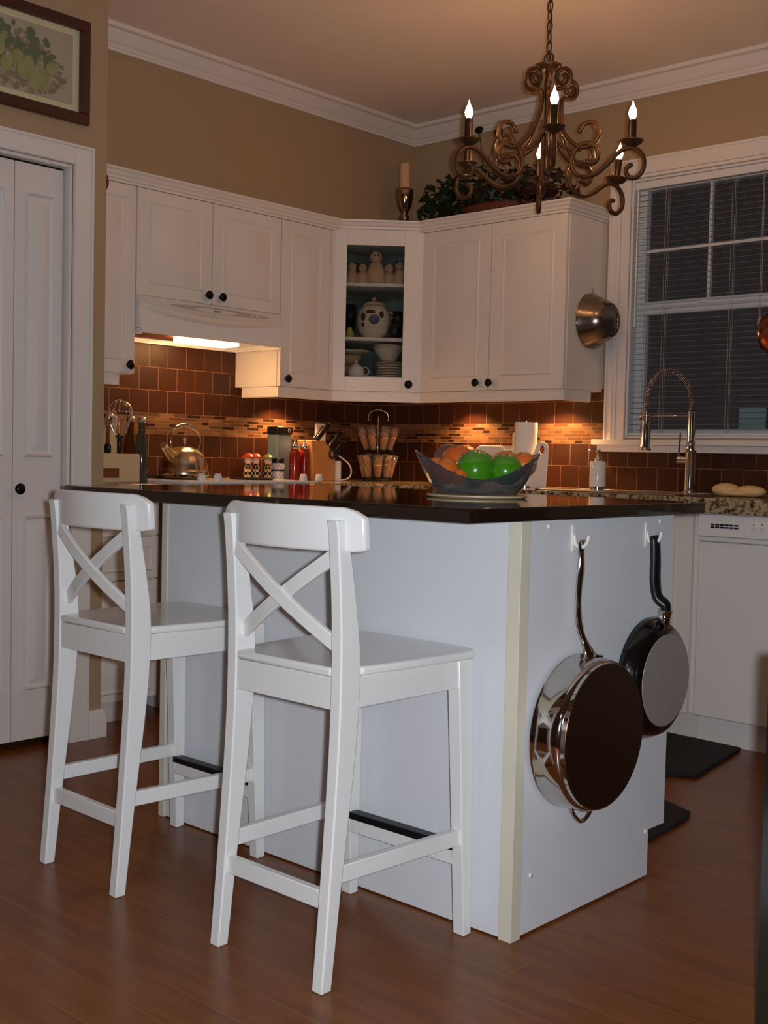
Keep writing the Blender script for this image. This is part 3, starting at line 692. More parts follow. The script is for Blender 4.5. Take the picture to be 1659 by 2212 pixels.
for i in range(3):
    w = (IX1-IX0-.04)/3; F = frame((IX1-.02-i*w,IY1,0), (-1,0), (0,1)); cab_door(t, F, .003, .12, w-.003, .88, (w-.04,.8))
b.bm.free()
b = MB(); R = .05; cx0, cx1, cy0, cy1 = 1.622, 3.086, -2.998, -2.03
poly = []
for (cx, cy, a0, r_) in ((cx0+.06,cy0+.06,180,.06),(cx1-.004,cy0+.004,270,.004),(cx1-.015,cy1-.015,0,.015),(cx0+.06,cy1-.06,90,.06)):
    for k in range(7): a = math.radians(a0+k*15); poly.append((cx+r_*math.cos(a), cy+r_*math.sin(a)))
b.prism(poly, .8855, .9155); o = recenter(b.build('island_countertop', M['black_top'], bevel=.004, seg=3))
tag(o, 'glossy black-brown worktop of the island overhanging the stool side', 'countertop')

# ------------------------------------------------------------------ stools
def make_stool():
    r = thing('bar_stool', '', 'stool', (0,0,0), 'white cross-back bar stools'); W = M['stool']
    prof_b = [(0,-.216),(.2,-.2),(.45,-.184),(.61,-.181),(.72,-.184),(.85,-.194),(.892,-.2)]
    prof_f = [(0,-.189),(.2,-.166),(.45,-.135),(.61,-.127),(.72,-.139),(.85,-.163),(.892,-.176)]
    pb = spline([(a, c, 0) for a, c in prof_b], 4); pf = spline([(a, c, 0) for a, c in prof_f], 4)
    for sx in (-1, 1):
        b = MB(); xi, xo = sx*.137, sx*.165; rings = []
        for P_, Q_ in zip(pb, pf):
            rings.append([b.v((xi,P_.y,P_.x)), b.v((xo,P_.y,P_.x)), b.v((xo,Q_.y,Q_.x)), b.v((xi,Q_.y,Q_.x))])
        for A1, B1 in zip(rings, rings[1:]):
            for k in range(4): b.f([A1[k], A1[(k+1) % 4], B1[(k+1) % 4], B1[k]])
        b.f(rings[0]); b.f(rings[-1]); b.build('leg', W, r, bevel=.003)
        b = MB(); xi0, xo0, xi1, xo1 = sx*.152, sx*.182, sx*.142, sx*.176
        b.hexa([(xi0,.188,0),(xo0,.188,0),(xo0,.214,0),(xi0,.214,0),(xi1,.158,.592),(xo1,.158,.592),(xo1,.206,.592),(xi1,.206,.592)]); b.build('leg', W, r, bevel=.003)
        b = MB(); b.hexa([(sx*.142,-.178,.2),(sx*.160,-.178,.2),(sx*.172,.185,.196),(sx*.156,.185,.196),(sx*.142,-.178,.234),(sx*.160,-.178,.234),(sx*.172,.185,.23),(sx*.156,.185,.23)]); b.build('side_stretcher', W, r, bevel=.002)
        b = MB(); b.hexa([(sx*.145,-.15,.533),(sx*.163,-.15,.533),(sx*.172,.17,.533),(sx*.154,.17,.533),(sx*.145,-.15,.593),(sx*.163,-.15,.593),(sx*.172,.17,.593),(sx*.154,.17,.593)]); b.build('apron', W, r, bevel=.001)
    b = MB(); b.box((-.137,-.193,.15), (.137,-.176,.186)); b.build('back_stretcher', W, r, bevel=.002)
    b = MB(); b.box((-.157,.180,.15), (.157,.198,.182)); fs = b.build('front_stretcher', W, r, bevel=.002)
    b = MB(); b.box((-.154,.174,.182), (.154,.203,.198)); b.build('footrest_cap', M['steelblack'], fs, bevel=.002)
    b = MB(); b.box((-.14,-.178,.531), (.14,-.160,.593)); b.build('back_apron', W, r, bevel=.001)
    b = MB(); b.box((-.152,.175,.533), (.152,.192,.593)); b.build('front_apron', W, r, bevel=.001)
    # seat with curved front and slight dish
    b = MB(); pl = [(-.1365,-.181),(.1365,-.181),(.1365,-.13),(.168,-.126),(.182,0),(.190,.16),(.186,.200),(.165,.218),(.09,.224),(0,.226),(-.09,.224),(-.165,.218),(-.186,.200),(-.190,.16),(-.182,0),(-.168,-.126),(-.1365,-.13)]
    b.prism(pl, .5935, .6115); b.build('seat', W, r, bevel=.006, seg=3)
    # top rail
    b = MB(); n = 20; rings = []
    for i in range(n+1):
        x = -.200+.40*i/n; k = (x/.200)**2; yb_ = -.205+.05*k; e = min(i, n-i)/n*.41
        top = .917-(.018 if e < 1e-6 else .006 if e < .021 else 0)-.002*k; bot = .832+(.004 if e < 1e-6 else 0)
        th = .018; rings.append([b.v((x,yb_-th/2+.004,bot)), b.v((x,yb_+th/2+.004,bot)), b.v((x,yb_+th/2,top)), b.v((x,yb_-th/2,top))])
    for A1, B1 in zip(rings, rings[1:]):
        for k in range(4): b.f([A1[k], A1[(k+1) % 4], B1[(k+1) % 4], B1[k]])
    b.f(rings[0]); b.f(rings[-1]); b.build('top_rail', W, r, bevel=.005, seg=3)
    for sx, dy in ((-1,0),(1,-.006)):
        b = MB(); n = 10; rings = []
        for i in range(n+1):
            u = i/n; x = sx*(-.142+.284*u); z = .826-.178*u; yy = -.176+dy-.016*math.sin(PI*u)+.02*u
            dx, dz = .178, .284; L_ = math.hypot(dx, dz); ox, oz = sx*dx/L_*.0145, dz/L_*.0145
            rings.append([b.v((x-ox,yy-.006,z-oz)), b.v((x+ox,yy-.006,z+oz)), b.v((x+ox,yy+.006,z+oz)), b.v((x-ox,yy+.006,z-oz))])
        for A1, B1 in zip(rings, rings[1:]):
            for k in range(4): b.f([A1[k], A1[(k+1) % 4], B1[(k+1) % 4], B1[k]])
        b.f(rings[0]); b.f(rings[-1]); b.build('cross_brace', W, r, bevel=.002)
    return r
st = make_stool(); st['label'] = 'nearer white cross-back bar stool, in front of the island corner'
st2 = copy_tree(st); st2['label'] = 'farther white cross-back bar stool, nearer the closet door'
st.location = (2.801,-3.041,0); st2.location = (2.134,-3.034,0); st2.rotation_euler.z = math.radians(-.8)

# ------------------------------------------------------------------ pans and hooks
def hook(y, z, lab):
    t = thing('wall_hook', lab, 'hook', (IX1,y,z), 'white hooks on the island side')
    b = MB(); b.box((IX1,y-.008,z-.03), (IX1+.004,y+.008,z+.028)); b.build('plate', M['plastic_w'], t, bevel=.002)
    b = MB(); b.tube(spline([(IX1+.003,y,z+.005),(IX1+.008,y,z-.014),(IX1+.022,y,z-.02),(IX1+.036,y,z-.010),(IX1+.040,y,z+.008)]), [.004]*25, 8); b.build('prong', M['plastic_w'], t, smooth=True)
hook(-2.616,.845,'white plastic hook holding the steel saute pan'); hook(-2.304,.842,'white plastic hook holding the black frying pan')
t = thing('saute_pan', 'polished steel saute pan with brown-grey base hanging on the island side', 'pan', (IX1+.01,-2.588,.25))
cx_, cy_, cz_ = IX1+.006, -2.600, .42
b = MB(); b.lathe([(.163,.006),(.1675,.0),(.169,.002),(.167,.006),(.1665,.03),(.166,.060),(.163,.069),(.159,.072),(.1585,.080),(0,.080),(0,.072),(.156,.068),(.162,.055),(.164,.03),(.165,.008)], (cx_,cy_,cz_), (1,0,0), 64)
b.build('body', M['steel'], t, auto=True)
b = MB(); b.lathe([(0,.0805),(.1575,.0805),(.1565,.082),(0,.082)], (cx_,cy_,cz_), (1,0,0), 64); b.build('base_disc', M['panbase2'], t, auto=True)
b = MB(); hp = spline([(IX1+.046,-2.600,.583),(IX1+.040,-2.606,.605),(IX1+.026,-2.612,.64),(IX1+.018,-2.614,.69),(IX1+.019,-2.614,.74),(IX1+.022,-2.613,.78),(IX1+.021,-2.613,.815),(IX1+.021,-2.614,.841)], 5)
rad = [(.016-.010*min(1,i/10), .005) for i in range(len(hp))]
b.tube(hp, [(max(.0105, .020-.011*min(1,i/9))+.0015*math.sin(i*.6), .0055) for i in range(len(hp))], 12, flat=(1,0,.01)); b.build('handle', M['steel'], t, smooth=True)
b = MB()
for sy in (-1, 1): b.tube(spline([(IX1+.030,-2.611,.63),(IX1+.040,-2.602+sy*.012,.597),(IX1+.045,-2.595+sy*.028,.583),(IX1+.045,-2.592+sy*.04,.577)]), .004, 8)
for dy in (-.03,.03): b.sphere((IX1+.045,-2.592+dy,.583), .006, 10)
b.build('bracket', M['steel'], t, smooth=True)
b = MB(); b.tube(spline([(IX1+.03,-2.64,.262),(IX1+.034,-2.632,.243),(IX1+.036,-2.61,.225),(IX1+.036,-2.588,.226),(IX1+.034,-2.565,.24),(IX1+.03,-2.555,.26)]), .0045, 8); b.build('helper_handle', M['steel'], t, smooth=True)
t = thing('frying_pan', 'black nonstick frying pan with grey disc base hanging on the island side', 'pan', (IX1+.01,-2.272,.35))
cx_, cy_, cz_ = IX1+.006, -2.282, .497
b = MB(); b.lathe([(.143,.002),(.1465,.0),(.147,.003),(.141,.018),(.132,.034),(.118,.044),(0,.046),(0,.042),(.116,.040),(.130,.030),(.142,.016)], (cx_,cy_,cz_), (1,0,0), 64); b.build('body', M['nonstick'], t, auto=True)
b = MB(); b.lathe([(0,.0465),(.110,.0465),(.1095,.0478),(0,.0478)], (cx_,cy_,cz_), (1,0,0), 64); b.build('base_disc', M['panbase'], t, auto=True)
b = MB(); b.cyl((IX1+.042,-2.286,.625), (IX1+.05,-2.288,.665), .015, .0155, 16); b.build('ferrule', M['steel'], t, smooth=True)
b = MB(); hp = spline([(IX1+.049,-2.288,.658),(IX1+.050,-2.290,.677),(IX1+.032,-2.296,.695),(IX1+.026,-2.299,.73),(IX1+.026,-2.301,.78),(IX1+.024,-2.302,.82),(IX1+.02,-2.302,.84)], 5)
b.tube(hp, [(.0185-.005*abs(i-16)/16 if i < 29 else .007, .011) for i in range(len(hp))], 12, flat=(1,0,.01)); b.build('handle', M['black'], t, smooth=True)

# ------------------------------------------------------------------ mats, foreground panel
for (pts, lab) in ((((2.10,-.845),(2.66,-.88),(2.73,-1.34),(2.62,-1.40),(2.10,-1.40)), 'dark rubber floor mat in front of the sink cabinet and dishwasher'),
                   (((2.2,-1.58),(2.70,-1.62),(2.905,-1.71),(2.925,-1.78),(2.945,-2.02),(2.92,-2.08),(2.2,-2.10)), 'dark rubber floor mat at the back of the island')):
    b = MB(); b.prism(list(pts), .001, .014); o = recenter(b.build('floor_mat', M['rubber'], bevel=.005)); tag(o, lab, 'mat', 'dark kitchen floor mats')
t = thing('armchair', 'dark teal armchair only just entering the photo at the right edge', 'chair', (4.05,-2.85,0))
ex, ey = 3.630, -2.857; rx, ry = .7363, .6764; nx, ny = -.6764, .7363
def R2(a, c): return (ex+rx*a+nx*c, ey+ry*a+ny*c)
b = MB(); b.prism([R2(0,0),R2(.12,0),R2(.12,-.5),R2(0,-.5)], .0, .70); b.build('arm', M['tealedge'], t, bevel=.012, seg=3)
b = MB(); b.prism([R2(.58,0),R2(.70,0),R2(.70,-.5),R2(.58,-.5)], .0, .70); b.build('arm', M['tealedge'], t, bevel=.012, seg=3)
b = MB(); b.prism([R2(.121,-.02),R2(.579,-.02),R2(.579,-.48),R2(.121,-.48)], .0, .42); b.build('seat', M['tealedge'], t, bevel=.02, seg=3)
# ------------------------------------------------------------------ chandelier
CX, CY, CR = 2.157, -1.458, .306
t = thing('chandelier', 'antique bronze six-arm scroll chandelier with lit flame bulbs', 'chandelier', (CX,CY,1.93))
I = M['iron']
b = MB(); b.lathe([(0,2.659),(.06,2.659),(.055,2.645),(.02,2.63),(0,2.628)], (CX,CY,0), n=28); b.build('ceiling_canopy', I, t, auto=True)
z = 2.372; k = 0; b = MB()
while z < 2.625:
    pts = []
    for i in range(14):
        a = 2*PI*i/14; u, w = .0095*math.cos(a), .021*math.sin(a)
        pts.append((CX+(u if k % 2 else 0), CY+(0 if k % 2 else u), z+w))
    b.tube(pts, .0028, 6, closed=True); z += .034; k += 1
b.tube(spline([(CX+.004,CY,2.36),(CX-.006,CY+.004,2.43),(CX+.006,CY-.004,2.5),(CX-.005,CY+.003,2.57),(CX,CY,2.63)]), .0018, 6)
b.build('chain', I, t, smooth=True)
b = MB(); b.lathe([(0,1.962),(.006,1.965),(.009,1.975),(.006,1.98),(.008,1.983),(.016,1.985),(.012,2.0),(.009,2.03),(.009,2.32),(.012,2.327),(.03,2.328),(.043,2.338),(.045,2.345),(.03,2.352),(.01,2.354),(0,2.355)], (CX,CY,0), n=24)
b.tube([(CX+.018*math.cos(2*PI*i/20), CY, 2.368+.018*math.sin(2*PI*i/20)) for i in range(20)], .0035, 8, closed=True); b.build('stem', I, t, auto=True)
def rz(P_): return [Vector((r_,0,z_)) for r_, z_ in P_]
def make_arm():
    b = MB()
    top = spline(rz([(.052,2.298),(.062,2.305),(.066,2.292),(.056,2.279),(.040,2.281),(.032,2.298),(.038,2.318),(.058,2.326),(.078,2.314),(.082,2.290),(.068,2.268),(.044,2.262),(.026,2.255),(.024,2.22),(.038,2.165),(.065,2.11),(.10,2.072),(.14,2.055),(.175,2.066),(.19,2.098),(.172,2.132),(.142,2.132),(.125,2.112)]), 5)
    b.tube(top, .0078, 8); b.sphere((.124,0,2.11), .009, 12)
    low = spline(rz([(.150,2.008),(.172,1.999),(.190,2.02),(.180,2.053),(.145,2.068),(.110,2.053),(.094,2.015),(.106,1.976),(.14,1.957),(.18,1.962),(.218,1.986),(.248,2.013),(.28,2.032),(.318,2.028),(.345,2.0),(.348,1.962),(.326,1.936),(.298,1.94),(.288,1.964),(.302,1.978)]), 5)
    b.tube(low, .0080, 8); b.sphere((.304,0,1.977), .008, 12)
    b.sphere((.152,0,2.006), .010, 12); b.tube(spline(rz([(.010,2.12),(.05,2.075),(.10,2.05)]), 5), .0055, 8)
    arm = b.build('arm', I, t, smooth=True); arm.data.transform(Matrix.Translation(ORG[t]))
    def sub(bb, name, m_, **kw):
        o = bb.build(name, m_, arm, **kw); o.data.transform(Matrix.Translation(ORG[t])); return o
    bb = MB(); bb.lathe([(0,2.033),(.010,2.034),(.014,2.038),(.030,2.046),(.038,2.056),(.0365,2.057),(.02,2.051),(0,2.049)], (CR,0,0), n=24); sub(bb, 'drip_cup', I, auto=True)
    bb = MB(); bb.lathe([(0,2.049),(.0135,2.049),(.0135,2.122),(.010,2.125),(0,2.125)], (CR,0,0), n=18); sub(bb, 'candle_sleeve', M['sleeve'], auto=True)
    bb = MB(); bb.lathe([(0,2.125),(.007,2.126),(.012,2.135),(.0135,2.144),(.010,2.158),(.0045,2.168),(.0012,2.181),(0,2.184)], (CR,0,0), n=18); sub(bb, 'bulb', M['bulb'], smooth=True)
    return arm
arm = make_arm()
# arm geometry is modelled about the z axis: shift it so that the parent origin (CX,CY,1.93) is its axis
def shift(o):
    o.data.transform(Matrix.Translation((0,0,-1.93)))
    for c in o.children: shift(c)
shift(arm)
arms = [arm]+[copy_tree(arm, t) for _ in range(5)]
for i, a_ in enumerate(arms):
    a_.rotation_euler.z = 4.3469+i*PI/3
    if i in (3, 4): a_.rotation_euler.z += .09 if i == 3 else 0; a_.rotation_euler.y = .125 if i == 3 else .03; a_.location.z = -.004

# ------------------------------------------------------------------ things on the island
BC = Vector((2.672,-2.45,0)); RT = Vector((.7363,.6767,0)); NT = Vector((-.6767,.7363,0))
b = MB(); b.lathe([(0,0),(.120,0),(.126,.004),(.126,.007),(.1,.0085),(0,.0085)], (BC.x,BC.y,.9157), n=56); o = recenter(b.build('serving_plate', M['wood2'], auto=True)); tag(o, 'flat pale round plate under the glass fruit bowl', 'plate')
ZBW = .9245
def wv(k, r, h, a):
    if h > .03:
        u = (h-.03)/.07; e = math.cos(2*(a-.743)); return r*(1+.004*math.cos(14*a)*u+.06*u*e-.06*u), h+(.036*e-.024+.0015*math.cos(28*a))*u
    return r, h
M['crystal'] = mat('cut_crystal', (196,204,220), .06, trans=.94, ior=1.25, bump=1, bscale=38, coat=.8)
b = MB(); b.lathe([(0,.006),(.08,.004),(.100,0),(.106,.004),(.122,.028),(.140,.058),(.153,.085),(.157,.094),(.153,.095),(.148,.085),(.135,.058),(.117,.030),(.100,.010),(0,.010)], (BC.x,BC.y,ZBW), n=84, wave=wv)
bowlo = recenter(b.build('fruit_bowl', M['crystal'], smooth=True))
tag(bowlo, 'large cut-glass bowl of green fruit and oranges on the island', 'bowl')
def fruit(name, a, d, z, r, m_, lab, cat='fruit', sc=(1,1,1), group=None, stem=True):
    p = BC+RT*a+NT*d; x, y = p.x, p.y
    b = MB(); k = 14; n = 28
    b.M = Matrix.Translation((x,y,z)) @ Matrix.Rotation(.5*math.sin(x*90), 4, 'X') @ Matrix.Rotation(.6*math.cos(y*70), 4, 'Y') @ Matrix.Diagonal((*sc,1))
    b.lathe([(r*math.sin(PI*i/k)*(1-.03*math.cos(2*PI*i/k)) if 0 < i < k else 0, -r*math.cos(PI*i/k)*(1 if i < 12 else .97)) for i in range(k+1)], n=n)
    Rm = b.M.copy(); o = b.build(name, m_, smooth=True)
    o.data.transform(Matrix.Translation(-Vector((x,y,z)))); o.location = (x,y,z); ORG[o] = Vector((x,y,z))
    if stem:
        s_ = MB(); s_.M = Rm; s_.lathe([(.0,r*.93),(.004,r*.94),(.0035,r*1.01),(0,r*1.015)], n=8); s_.build('stem', M['brownwood'], o)
    tag(o, lab, cat, group); return o
GG, OG = 'green fruit in the bowl', 'oranges in the bowl'
fruit('green_melon', -.006, -.010, .984, .052, M['green'], 'larger glossy green fruit in the middle of the bowl', group=GG)
fruit('green_melon', .070, -.006, .985, .043, M['green'], 'smaller glossy green fruit right of the larger one', group=GG)
fruit('orange', -.078, -.030, .977, .034, M['orange'], 'orange at the left front of the fruit bowl', group=OG)
fruit('orange', -.100, .020, .984, .030, M['orange'], 'orange at the far left of the bowl, under the mango', group=OG)
fruit('mango', -.045, .050, 1.010, .040, M['mango'], 'orange-red mango peeking above the left of the green fruit', sc=(1.1,.9,.95))
fruit('orange', .118, .018, 1.000, .033, M['orange'], 'orange at the right edge of the fruit bowl', group=OG)
fruit('orange', .080, .062, 1.002, .034, M['orange'], 'orange behind the smaller green fruit', group=OG)
fruit('orange', -.050, -.075, .966, .021, M['orange'], 'small orange low at the front of the bowl', group=OG)

# ------------------------------------------------------------------ left counter things
t = thing('utensil_box', 'cream wooden utensil box at the left end of the counter', 'box', (.70,-2.19,ZK))
b = MB(); b.box((.625,-2.29,ZK), (.755,-2.092,1.003)); b.build('body', M['wood2'], t, bevel=.006)
b = MB(); b.box((.61,-2.29,ZK), (.624,-2.108,1.15)); b.build('back_board', M['wood2'], t, bevel=.004)
b = MB(); b.box((.7552,-2.28,.912), (.757,-2.19,.948)); b.build('label_plate', M['label_b'], t)
UX = .70
t = thing('whisk', 'steel balloon whisk standing in the cream utensil box', 'whisk', (UX,-2.150,1.003))
b = MB()
for k in range(6):
    a = PI*k/6; pts = []
    for i in range(25):
        u = 2*PI*i/24-PI/2 if False else i/24
        th = PI*2*u-PI   # -pi..pi around the loop, open at the bottom
        r_ = .046*math.sin(th/2)*(1 if True else 1); hh_ = 1.07+.14*(.5+.5*math.cos(th))**.75
        w_ = .046*math.sin(th)*.5*(1.0)+.0; 
        rad_ = .046*(math.sin(PI*(hh_-1.07)/.14*.5+.35) if abs(th) > .01 else 0)*(1 if th > 0 else -1)*min(1, (1.21-hh_)/.03+.0)**.5
        pts.append((UX+rad_*math.sin(a), -2.150+rad_*math.cos(a), hh_))
    b.tube(pts, .0012, 6)
b.build('wires', M['chrome'], t, smooth=True)
b = MB(); b.lathe([(0,1.0035),(.008,1.004),(.009,1.04),(.006,1.06),(.016,1.068),(.006,1.078),(0,1.08)], (UX,-2.150,0), n=12); b.build('handle', M['black'], t, smooth=True)
for (y, x, lab, kind) in ((-2.212,UX+.02,'steel ladle in the cream utensil box beside the wall edge','ladle'),(-2.185,UX-.035,'steel slotted turner behind the whisk','turner')):
    t = thing(kind, lab, 'utensil', (x,y,1.0035))
    b = MB(); b.cyl((x,y,1.04), (x,y,1.13), .004, n=8); b.build('shaft', M['chrome'], t)
    b = MB(); b.lathe([(0,1.0035),(.008,1.004),(.009,1.03),(.005,1.042),(0,1.043)], (x,y,0), n=12); b.build('handle', M['black'], t, smooth=True)
    b = MB()
    if kind == 'ladle': b.sphere((x,y,1.138), .020, 16)
    else:
        for k in range(4): b.box((x-.001,y-.022+k*.012,1.10), (x+.001,y-.015+k*.012,1.155))
        b.box((x-.001,y-.022,1.095), (x+.001,y+.021,1.102)); b.box((x-.001,y-.022,1.152), (x+.001,y+.021,1.16))
    b.build('head', M['chrome'], t, smooth=(kind == 'ladle'))
def bottle(name, x, y, r, h, m_, lab, neck=.35, cat='bottle', group=None, cap=None, capname='stopper', z=None):
    z = ZK if z is None else z
    t = thing(name, lab, cat, (x,y,z), group)
    b = MB(); b.lathe([(0,0),(r*.95,0),(r,.006),(r,h*.55),(r*.85,h*.66),(r*neck,h*.78),(r*neck,h*.93),(r*neck*1.2,h*.95),(0,h*.95)], (x,y,z), n=24); b.build('body', m_, t, auto=True)
    b = MB(); b.lathe([(0,h*.95),(r*neck*1.3,h*.95),(r*neck*1.4,h*.98),(r*neck,h*1.03),(0,h*1.05)], (x,y,z), n=16); b.build(capname, cap or M['chrome'], t, smooth=True)
    return t
bottle('oil_bottle', .60,-2.028,.026,.25,M['amber'],'dark amber oil bottle right of the cream utensil box',.5)
bottle('oil_bottle', .70,-2.047,.024,.245,M['greenglass'],'dark green oil bottle left of the kettle',.55)
# kettle
kx, ky, kz = .60, -1.763, .914
t = thing('kettle', 'rounded brushed steel whistling kettle on the range', 'kettle', (kx,ky,.913))
b = MB(); b.lathe([(0,0),(.095,0),(.103,.006),(.105,.018),(.100,.03),(.098,.032),(.095,.05),(.088,.078),(.074,.10),(.056,.113),(.046,.117),(.044,.119),(.025,.124),(0,.126)], (kx,ky,kz), n=48); b.build('body', M['kettle'], t, auto=True)
b = MB(); b.lathe([(0,.126),(.006,.127),(.005,.138),(.010,.146),(.008,.156),(0,.158)], (kx,ky,kz), n=16); b.build('lid_knob', M['chrome'], t, smooth=True)
b = MB(); b.cyl((kx+.02,ky-.07,kz+.072), (kx+.035,ky-.128,kz+.122), .021, .015, 18); sp = b.build('spout', M['kettle'], t, auto=True)
b = MB(); b.cyl((kx+.035,ky-.127,kz+.121), (kx+.038,ky-.137,kz+.128), .017, .016, 18); b.build('spout_cap', M['chrome'], sp)
b = MB(); b.tube(spline([(kx,ky-.066,kz+.105),(kx,ky-.072,kz+.15),(kx,ky-.055,kz+.195),(kx,ky,kz+.214),(kx,ky+.06,kz+.19),(kx,ky+.082,kz+.15),(kx,ky+.068,kz+.105)], 6), [(.006,.004)]*37, 10); b.build('handle', M['chrome'], t, smooth=True)
b = MB(); b.tube(spline([(kx,ky-.05,kz+.199),(kx,ky,kz+.214),(kx,ky+.05,kz+.197)], 6), .0085, 10); b.build('grip', M['steel'], t, smooth=True)
# figurine shakers on tray
def figure(y, x, h, hat, lab):
    t = thing('figurine_shaker', lab, 'shaker', (x,y,ZK), 'figurine shakers beside the range')
    b = MB(); b.lathe([(0,0),(.020,0),(.022,.01),(.021,h*.4),(.014,h*.56),(.012,h*.6),(0,h*.6)], (x,y,ZK), n=20); b.build('body', M['check'], t, smooth=True)
    b = MB(); b.sphere((x,y,ZK+h*.73), .018, 18, (1,.95,1.05)); hd = b.build('head', M['face'], t, smooth=True)
    b = MB()
    for s_ in (-1,1): b.sphere((x+.0165,y+s_*.006,ZK+h*.75), .0022, 8)
    b.build('eye', M['black'], hd)
    b = MB(); b.lathe([(0,h*.80),(.030,h*.83),(.035,h*.86),(.022,h*.88),(.018,h*.96),(0,h)], (x,y,ZK), n=20); b.build('hat', hat, t, smooth=True)
figure(-1.285,.45,.125,M['hat_red'],'small red-hatted figurine shaker, left end of the trio beside the range')
figure(-1.240,.45,.125,M['hat_red'],'small red-hatted figurine shaker, middle of the trio beside the range')
figure(-1.165,.45,.123,M['hat_green'],'small green-hatted figurine shaker beside the black-lidded jar')
t = thing('spice_jar', 'small white checked jar with black lid by the red grinders', 'jar', (.45,-1.104,ZK))
b = MB(); b.lathe([(0,0),(.027,0),(.029,.004),(.029,.075),(.025,.082),(0,.082)], (.45,-1.104,ZK), n=24); b.build('body', M['plaid'], t, auto=True)
b = MB(); b.lathe([(.0293,.045),(.0298,.045),(.0298,.053),(.0293,.053)], (.45,-1.104,ZK), n=24); b.build('band', M['black'], t)
b = MB(); b.lathe([(0,.082),(.028,.082),(.028,.102),(.024,.106),(0,.106)], (.45,-1.104,ZK), n=24); b.build('lid', M['black'], t, auto=True)
t = thing('storage_tin', 'pale blue storage tin with black lid behind the shakers', 'tin', (.34,-1.04,ZK))
b = MB(); b.box((.35,-1.083,ZK), (.42,-.99,1.108)); b.build('body', M['teal'], t, bevel=.006)
b = MB(); b.box((.347,-1.086,1.108), (.423,-.987,1.145)); ld = b.build('lid', M['black'], t, bevel=.006)
b = MB(); b.lathe([(.006,0),(.009,0),(.009,.0012),(.006,.0012)], (.4235,-1.012,1.127), (1,0,0), 20); b.build('ring_mark', M['cream'], ld)
for y, lab in ((-1.018,'red pepper grinder with steel top, left of the pair'), (-.955,'red salt grinder with steel top, right of the pair beside the knife block')):
    t = thing('spice_grinder', lab, 'grinder', (.47,y,ZK), 'red grinders')
    b = MB(); b.lathe([(0,0),(.026,0),(.027,.005),(.026,.05),(.027,.11),(.024,.135),(.019,.147),(0,.147)], (.47,y,ZK), n=24); b.build('body', M['red'], t, smooth=True)
    b = MB(); b.lathe([(0,.147),(.019,.147),(.021,.155),(.020,.17),(.011,.178),(.004,.18),(.005,.19),(0,.193)], (.47,y,ZK), n=24); b.build('top', M['chrome'], t, smooth=True)
# knife block
t = thing('knife_block', 'slanted maple knife block with black-handled knives', 'knife block', (.47,-.86,ZK))
b = MB(); b.M = Matrix(((0,0,1,.41),(1,0,0,0),(0,1,0,ZK),(0,0,0,1)))
b.prism([(-.93,0),(-.79,0),(-.79,.125),(-.862,.192),(-.948,.192)], 0, .10); b.build('block', M['wood'], t, bevel=.003)
for (x, y, z, L_) in ((.50,-.915,ZK+.185,.095),(.44,-.875,ZK+.185,.08),(.50,-.83,ZK+.15,.095),(.45,-.815,ZK+.14,.085),(.50,-.80,ZK+.115,.08)):
    b = MB(); dv = Vector((.1,.66,.75)).normalized(); p = Vector((x,y,z)); L_ *= 1.2; b.tube([p, p+dv*L_*.3, p+dv*L_*.7, p+dv*L_], [(.008,.012),(.009,.013),(.008,.012),(.009,.013)], 10)
    kn = b.build('knife_handle', M['black'], t, smooth=True)
    b = MB(); b.cyl(p+dv*L_, p+dv*(L_+.004), .0075, n=10); b.build('end_cap', M['chrome'], kn)
b = MB()
for dy, dz in ((0,0),(.03,.012)):
    b.tube([(.515,-.815+dy+.017*math.cos(2*PI*i/18), ZK+.13+dz+.022*math.sin(2*PI*i/18)) for i in range(18)], .0045, 8, closed=True)
b.build('scissor_handles', M['black'], t, smooth=True)
b = MB(); b.box((.325,-.755,ZK), (.34,-.685,1.172)); o = recenter(b.build('cutting_board', M['plastic_w'], bevel=.006)); tag(o, 'thin white cutting board standing behind the knife block', 'cutting board')
b = MB(); b.box((.50,-.786,ZK), (.53,-.766,.99)); o = recenter(b.build('spice_packet', M['ceramic_w'], bevel=.004)); tag(o, 'slim white packet standing right of the knife block', 'packet')
b = MB(); b.tube(spline([(.42,-.757,1.035),(.46,-.73,1.02),(.5,-.685,.975),(.5,-.668,.93),(.49,-.69,.902),(.47,-.76,.897)], 8), .004, 8); o = recenter(b.build('power_cord', M['plastic_w'], smooth=True)); tag(o, 'white curved cord on the counter right of the knife block', 'cord')
# spice carousel
sx_, sy_ = .548, -.532
t = thing('spice_carousel', 'two-tier chrome spice carousel of glass jars in the corner', 'rack', (sx_,sy_,ZK))
b = MB(); b.lathe([(0,0),(.075,0),(.078,.006),(.07,.014),(.01,.018),(0,.018)], (sx_,sy_,ZK), n=32); b.build('base', M['black'], t, auto=True)
b = MB(); b.cyl((sx_,sy_,ZK+.018), (sx_,sy_,ZK+.32), .003, n=8)
b.tube(spline([(sx_-.035,sy_-.035,ZK+.30),(sx_-.03,sy_-.03,ZK+.335),(sx_,sy_,ZK+.352),(sx_+.03,sy_+.03,ZK+.335),(sx_+.035,sy_+.035,ZK+.30)], 6), .002, 8)
for z in (.09,.235): b.tube([(sx_+.058*math.cos(2*PI*i/32), sy_+.058*math.sin(2*PI*i/32), ZK+z) for i in range(32)], .002, 6, closed=True)
for z in (.09,.235):
    for i in range(4):
        a = PI/4+i*PI/2; b.cyl((sx_,sy_,ZK+z), (sx_+.058*math.cos(a),sy_+.058*math.sin(a),ZK+z), .0015, n=6)
for dx in (-1,1): b.sphere((sx_+dx*.035,sy_+dx*.035,ZK+.30), .006, 10)
b.build('stand', M['chrome'], t, smooth=True)
jar = None
